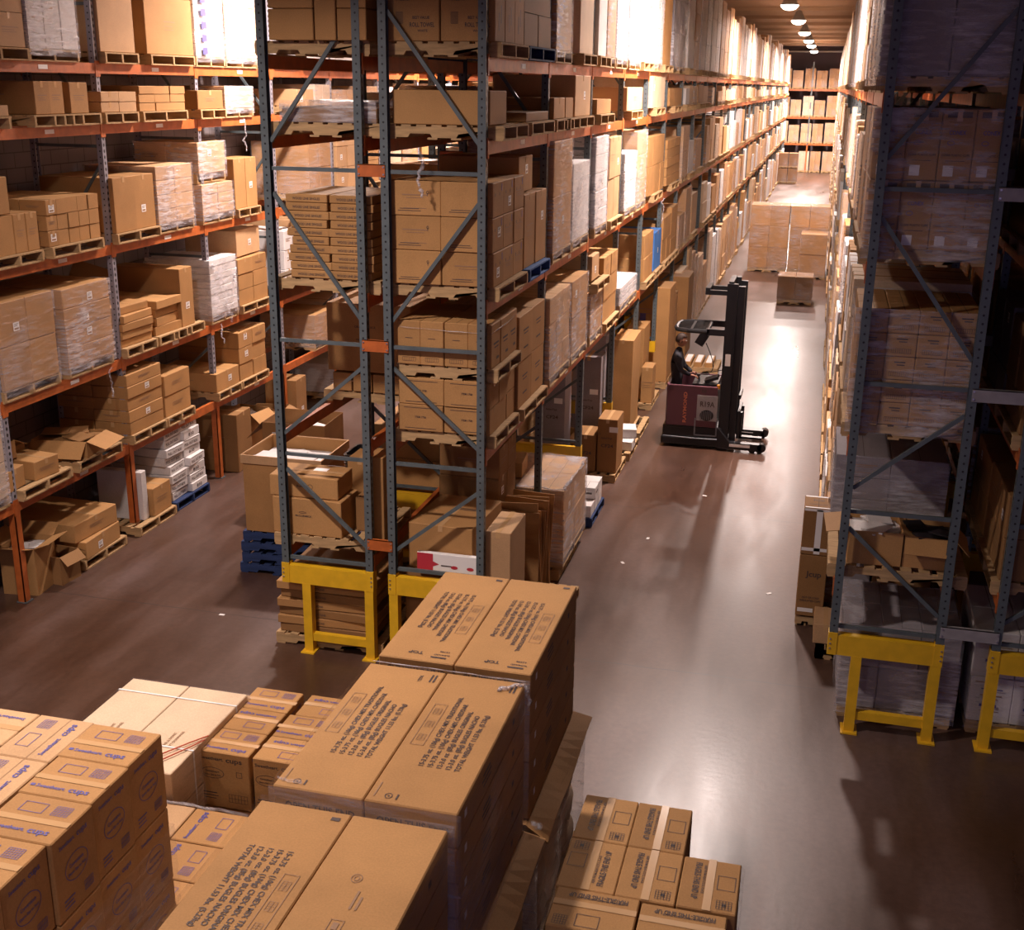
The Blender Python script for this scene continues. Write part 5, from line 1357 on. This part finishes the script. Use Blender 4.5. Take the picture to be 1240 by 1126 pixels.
# ================================================================== left aisle: blue pallets with a big open carton
for i in range(4):
    pallet(-3.22 + .02*(i % 2), 2.45 + .02*i, i*.145, 'dark blue pallet, %s of four stacked in the left aisle' % ['bottom', 'second', 'third', 'top'][i], 'wood_blue', L=1.25, Wd=1.1, rz=.02*i, group='dark blue pallets in the left aisle')
big_open = open_carton((-3.22, 2.42, .585), (1.06, .95, 1.02), 'kraft', 'very large open carton with a folded rim on blue pallets, left aisle', .02, (0,0,0,0), 'white_board')
mb = MB()
for a, b2 in (((-.55,-.495,.92),(.55,-.478,1.03)), ((-.55,.478,.92),(.55,.495,1.03)), ((-.55,-.478,.92),(-.533,.478,1.03)), ((.533,-.478,.92),(.55,.478,1.03))): mb.bbox(a, b2, 'kraft_light')
rim = mb.build('folded_rim', big_open)
open_carton((-3.98, 4.35, 0), (.95, .80, 1.45), 'kraft_dark', 'large open carton with white papers behind the one on blue pallets', .05, (0,0,1,0), 'white_board', ang=.9)

# ================================================================== litter on the floor
for i, (x, y) in enumerate(((-3.45, .62), (2.92, 3.1), (1.15, 4.6), (.95, 3.6), (1.75, 6.7))):
    o = MB().bbox((-.035,-.018,0), (.035,.018,.004), 'label').build('paper_scrap', None, (x, y, .0005), rot=(0,0,.7*i)); tag(o, 'tiny white paper scrap on the concrete, %s' % ['in the left aisle', 'beside the cup cartons in the aisle', 'left of the aisle centre', 'nearest the central rack', 'near the forklift'][i], 'paper scrap', 'paper scraps')
o = MB().bbox((-.12,.0,0), (.12,.010,.0012), 'ink').bbox((-.12,-.07,0), (-.11,.0,.0012), 'ink').build('floor_mark', None, (1.87, -2.35, .0004)); tag(o, 'thin black corner mark on the concrete behind the fragile cartons', 'floor mark')
# hanging film scraps
for i, (x, y, z, L) in enumerate(((-5.84, 2.40, 2.50, .42), (-5.84, 6.7, 5.58, .5), (.03, 13.2, 4.0, .5), (-5.84, 5.55, 2.5, .3))):
    R3 = random.Random(i); pts = [(x + R3.uniform(-.03,.03), y + R3.uniform(-.03,.03), z - L*t/6) for t in range(7)]
    film_rope(pts, .012, 'loose end of film hanging from the %s' % ['second shelf, front bay, left rack', 'fourth shelf, third bay, left rack', 'third shelf, central rack', 'second shelf, third bay, left rack'][i], 40+i)
mb = film_rope([(-.65, -.08, 5.55), (-.60, -.09, 5.40), (-.66, -.08, 5.25), (-.62, -.08, 5.10)], .02, 'ribbon of film hanging behind the front braces of the central rack', 51)

film_rope([(-.98, 2.82, 1.235), (-.5, 2.80, 1.24), (.0, 2.80, 1.235), (.27, 2.84, 1.23), (.29, 3.2, 1.235), (.29, 3.8, 1.235), (.27, 4.26, 1.23), (-.3, 4.29, 1.235)], .022, 'thick rim of bunched white film around the top of the protruding wrapped load', 61)
film_rope([(-5.85, 5.35, 3.45), (-5.83, 5.6, 3.2), (-5.82, 5.75, 2.95), (-5.83, 5.8, 2.7), (-5.82, 5.85, 2.48)], .03, 'loose sheet of film hanging over the white stack, second shelf of the left rack', 62)
film_rope([(-5.85, 6.15, 3.3), (-5.83, 6.0, 3.0), (-5.82, 5.9, 2.7)], .025, 'second loose strand of film on the white stack, second shelf of left rack', 63)
o = MB().chbox((0, 0, 0), (.55, .38, .34), 'kraft_dark').build('cardboard_carton', None, (-6.62, 3.30, 2.52+.14+.55+.25), rot=(.45, .35, .5)); tag(o, 'brown carton tipped on its edge on the flat cartons, second shelf, left rack', 'carton', 'cartons on the left rack')

# ================================================================== reach truck
def bev(mb, name, parent, r=.02, loc=(0,0,0)):
    o = mb.build(name, parent, loc); m_ = o.modifiers.new('bevel', 'BEVEL'); m_.width = r; m_.segments = 2; m_.limit_method = 'ANGLE'; return o
T = empty('reach_truck', (1.30, 9.78, 0), label='dark reach truck parked across the right aisle with its mast on the right', cat='forklift')
# local: x 0 at 1.30; body x -.56..+.42, y -.52..+.52
bev(MB().prism([(-.50,.16),(.50,.16),(.50,.40),(-.50,.40)], 0, -.58, .46, 'black').bbox((-.60,-.53,.05), (.48,.53,.20), 'black'), 'chassis', T, .03)
pan = bev(MB().bbox((-.52,-.515,.40), (.36,-.47,1.14), 'maroon').bbox((-.54,-.47,.40), (-.49,.515,1.14), 'maroon').bbox((-.52,.47,.40), (.36,.515,1.14), 'maroon').bbox((-.49,-.47,.40), (-.45,.47,.95), 'black').bbox((.05,-.47,.40), (.36,.47,1.05), 'black').bbox((-.45,-.47,.40),(.05,.47,.45),'black'), 'body_panel', T, .012)
vs, fs, wd = text_geo('RAYMOND')
mb = MB(); L_ = .56
mb.add([(-.17 - y_*.085, -.5175, .46 + x_*L_/wd) for x_, y_, z_ in vs], [tuple(reversed(f)) for f in fs], 'orange_paint_letters').build('lettering', pan)
mb = MB()
for i in range(4): mb.bbox((-.50, -.5175, 1.04+i*.018), (-.42, -.516, 1.046+i*.018), 'black')
vs, fs, wd = text_geo('B8'); mb.add([(.08+x_*.08, -.5175, 1.03+y_*.08) for x_, y_, z_ in vs], fs, 'ink').build('badge', pan)
pl = MB().bbox((.01,-.522,.52), (.37,-.516,.98), 'grey_spacer').build('side_plate', T)
mb = MB(); vs, fs, wd = text_geo('R19A')
mb.add([(.06+x_*.26/wd, -.524, .78+y_*.13) for x_, y_, z_ in vs], fs, 'ink')
N = 20; mb.add([(.19+.12*math.cos(2*PI*i/N), -.524, .62+.10*math.sin(2*PI*i/N)) for i in range(N)], [tuple(range(N))], 'black').build('plate_print', pl)
mb = MB()
for i in range(6): mb.bbox((.09+i*.034, -.528, .54), (.10+i*.034, -.525, .70), 'grey_metal')
mb.build('grille', pl)
MB().bbox((-.02,-.519,.24), (.005,-.514,.56), 'grey_metal').bbox((.36,-.519,.24), (.385,-.514,.56), 'grey_metal').bbox((-.02,-.519,.24),(.385,-.514,.262),'grey_metal').build('side_trim', T)
MB().tube([(-.56,-.50,.19), (.0,-.54,.19), (.44,-.52,.19)], .012, 'grey_metal').build('step_rail', T)
for x, y in ((-.42,-.30), (-.42,.32)):
    MB().cyl((x, y-.06, .10), (x, y+.06, .10), .10, 'rubber', 20).build('drive_wheel', T)
# outriggers
for sy in (-1, 1):
    mb = MB()
    mb.bbox((.40, sy*.50-.07, .05), (1.18, sy*.50+.07, .17), 'black')
    mb.add([(.40, sy*.50-.07, .17), (.40, sy*.50+.07, .17), (.62, sy*.50+.07, .17), (.62, sy*.50-.07, .17), (.40, sy*.50-.07, .42), (.40, sy*.50+.07, .42)], [(0,3,4), (1,5,2), (0,4,5,1), (3,2,5,4)], 'black')
    mb.cyl((1.18, sy*.50-.07, .11), (1.18, sy*.50+.07, .11), .075, 'black', 16)
    lg = mb.build('outrigger', T)
    MB().bbox((.62, sy*.50-.073, .10), (.98, sy*.50-.070, .15), 'label').build('white_stripe', lg)
    for k in range(2): MB().cyl((1.02+.13*k, sy*.50-.06, .065), (1.02+.13*k, sy*.50+.06, .065), .06, 'rubber', 16).build('load_wheel', lg)
# mast
for sy in (-1, 1):
    mb = MB()
    mb.bbox((.40, sy*.42-.05, .10), (.58, sy*.42+.05, 2.95), 'black')
    mb.bbox((.585, sy*.34-.045, .12), (.70, sy*.34+.045, 2.90), 'black')
    mb.build('mast_channel', T)
mb = MB()
for z in (.35, 1.25, 2.15, 2.88): mb.bbox((.42, -.40, z), (.50, .40, z+.10), 'black')
mb.build('mast_crossbar', T)
for sy in (-.16, .16): MB().cyl((.46, sy, .15), (.46, sy, 2.6), .04, 'grey_metal', 12).build('lift_cylinder', T)
MB().bbox((.715,-.36,.20), (.76,.36,.70), 'black').bbox((.715,-.30,.90), (.75,.30,.98), 'black').build('fork_carriage', T)
for sy in (-.24, .24):
    MB().bbox((.76, sy-.05, .18), (.80, sy+.05, .66), 'black').bbox((.76, sy-.05, .18), (1.16, sy+.05, .22), 'black').build('fork', T)
MB().bbox((.575-.13, -.4725, 1.52), (.575-.04, -.4705, 1.73), 'label').build('mast_label', T)
MB().bbox((.02,-.30,2.72), (.42,-.22,2.80), 'black').bbox((.02,.22,2.72), (.42,.30,2.80), 'black').bbox((.02,-.30,2.80), (.10,.30,2.84), 'black').build('mast_brace', T)
# overhead guard
mb = MB(); zt = 2.10
out = [(-.46,-.18), (-.42,-.36), (-.22,-.44), (.10,-.46), (.10,.46), (-.22,.44), (-.42,.36), (-.46,.18)]
P_ = [(x, y, zt) for x, y in out]
mb.tube(P_ + [P_[0]], .04, 'black', 8)
for i in range(9): mb.bbox((-.42, -.38+i*.095, zt-.012), (.10, -.362+i*.095, zt+.018), 'black')
mb.bbox((-.2,-.44,zt-.01), (-.16,.44,zt+.02), 'black')
mb.build('overhead_guard', T)
for sy in (-.42, .42): MB().bbox((.08, sy-.04, zt-.06), (.46, sy+.04, zt+.05), 'black').build('guard_arm', T)
MB().box((.0,-.20,1.92), (.16,.10,.22), 'black', Matrix.Rotation(.5, 3, 'Y')).build('work_light', T)
pts = [(.08+.09*t+ .1*math.sin(t*PI), -.25, 1.86 - .52*math.sin(t*PI*.5) ) for t in [i/8 for i in range(9)]]
MB().tube(pts + [(.41,-.25,1.40)], .008, 'black', 6).build('cable', T)
cn = MB().bbox((-.10,-.42,1.05), (.34,.30,1.16), 'black').box((.22,-.20,1.22), (.24,.26,.05), 'black', Matrix.Rotation(-.35,3,'Y')).build('console', T)
MB().cyl((-.0,-.2,1.16), (-.02,-.2,1.26), .018, 'grey_metal', 10).cyl((-.02,-.2,1.26), (-.02,-.2,1.29), .035, 'black', 12).build('control_handle', cn)
MB().cyl((.36,-.44,1.10), (.36,-.44,1.17), .03, 'amber', 12).build('warning_light', T)
MB().bbox((-.485,-.30,.60), (-.455,.30,1.20), 'black').build('backrest', T)

# ================================================================== operator
def skin_chain(name, verts, edges, radii, mat, parent, sub=2):
    me = bpy.data.meshes.new(name); me.from_pydata([tuple(v) for v in verts], edges, []); me.materials.append(MAT[mat])
    o = mk(name, me, parent)
    s = o.modifiers.new('skin', 'SKIN'); s.use_smooth_shade = True
    for v, r in zip(me.skin_vertices[0].data, radii): v.radius = (r, r) if not isinstance(r, tuple) else r
    me.skin_vertices[0].data[0].use_root = True
    u = o.modifiers.new('sub', 'SUBSURF'); u.levels = sub; u.render_levels = sub
    return o
px, py = 1.30-.31, 9.62
P0 = empty('person', (px, py, .45), label='forklift operator in a dark jacket standing in the truck, facing the mast', cat='person')
# local z 0 at the standing floor
V = [(-.10,0,.82), (-.11,0,.98), (-.13,0,1.14), (-.12,0,1.27), (-.10,0,1.37), (-.07,0,1.44),                 # pelvis .. neck
     (-.10,.17,1.26), (.0,.22,1.02), (.17,.14,.92),                       # far arm
     (-.10,-.17,1.26), (-.02,-.22,1.02), (.17,-.14,.92),                  # near arm
     (-.10,.09,.75), (-.06,.10,.44), (-.10,.10,.06), (.03,.10,.03), (-.10,-.09,.75), (-.06,-.10,.44), (-.10,-.10,.06), (.03,-.10,.03)]
sc_ = .90
V = [(a*sc_, b*sc_, c*sc_) for a, b, c in V]
E_ = [(0,1),(1,2),(2,3),(3,4),(4,5),(3,6),(6,7),(7,8),(3,9),(9,10),(10,11),(0,12),(12,13),(13,14),(14,15),(0,16),(16,17),(17,18),(18,19)]
Rr = [(.15,.12),(.145,.12),(.16,.125),(.15,.115),(.07,.07),(.055,.055),.065,.05,.035,.065,.05,.035,.085,.065,.045,.04,.085,.065,.045,.04]
body = skin_chain('body', V, E_, Rr, 'jacket', P0)
# head
bm = bmesh.new(); bmesh.ops.create_uvsphere(bm, u_segments=24, v_segments=18, radius=1)
for v in bm.verts:
    x, y, z = v.co
    f = 1 - .22*max(0, -z)
    nx_, ny_, nz_ = x*.098*(1 if x < 0 else .95), y*.075*f, z*.118
    if x > 0 and z < -.1: nx_ += .012*(-z)
    # nose
    if x > .75: nx_ += .022*math.exp(-((z+.12)/.13)**2 - (y/.16)**2)
    if x > .6: nx_ -= .010*math.exp(-((z-.10)/.12)**2 - ((abs(y)-.35)/.16)**2)
    if x > .6: nx_ += .006*math.exp(-((z+.42)/.07)**2 - (y/.25)**2)
    v.co = (nx_, ny_, nz_)
me = bpy.data.meshes.new('head'); bm.to_mesh(me); bm.free(); me.materials.append(MAT['skin'])
for p in me.polygons: p.use_smooth = True
hd = mk('head', me, P0, (-.045, 0, 1.345+.075), (0, .14, 0))
bm = bmesh.new(); bmesh.ops.create_uvsphere(bm, u_segments=24, v_segments=18, radius=1)
dl = [v for v in bm.verts if (v.co.x > .45 and v.co.z < .42) or v.co.z < -.45]
bmesh.ops.delete(bm, geom=dl, context='VERTS')
for v in bm.verts: v.co = (v.co.x*.109-.006, v.co.y*.087, v.co.z*.127+.004)
me = bpy.data.meshes.new('hair'); bm.to_mesh(me); bm.free(); me.materials.append(MAT['hair'])
for p in me.polygons: p.use_smooth = True
hr = mk('hair', me, hd); sm = hr.modifiers.new('solid', 'SOLIDIFY'); sm.thickness = .008
mb = MB()
for sy in (-1, 1): mb.cyl((.074, sy*.030, .012), (.0875, sy*.030, .012), .009, 'label', 10); mb.cyl((.086, sy*.030, .012), (.0885, sy*.030, .012), .0055, 'black', 8)
mb.build('eyes', hd)
mb = MB()
for sy in (-1, 1): mb.box((-.005, sy*.080, -.005), (.035, .014, .058), 'skin', Matrix.Rotation(.2, 3, 'Y'))
mb.build('ears', hd, smooth=False)
# hands
def hand(side):
    s = side; base = Vector((.17*sc_, s*.14*sc_, .92*sc_)); 
    palm = [base + Vector((.0,0,0)), base + Vector((.05,0,-.005)), base + Vector((.085,0,-.012))]
    o = skin_chain('hand', palm, [(0,1),(1,2)], [(.028,.020),(.036,.016),(.034,.013)], 'skin', P0, 1)
    for i, (dy, L) in enumerate(((-.027,.062),(-.009,.072),(.009,.068),(.027,.054))):
        a = base + Vector((.080, dy, -.010))
        pts = [a, a+Vector((L*.45,0,-.010)), a+Vector((L*.75,0,-.030)), a+Vector((L*.78,0,-.052))]
        skin_chain('finger', pts, [(0,1),(1,2),(2,3)], [.009,.0085,.008,.006], 'skin', o, 1)
    a = base + Vector((.03, -s*.028, -.006)); pts = [a, a+Vector((.028,-s*.018,-.012)), a+Vector((.052,-s*.016,-.030))]
    skin_chain('thumb', pts, [(0,1),(1,2)], [.011,.010,.008], 'skin', o, 1)
hand(1); hand(-1)

tree = make_tree()
build_wrapped(tree)
build_cartons(tree)
build_pallets()
bpy.context.view_layer.update()
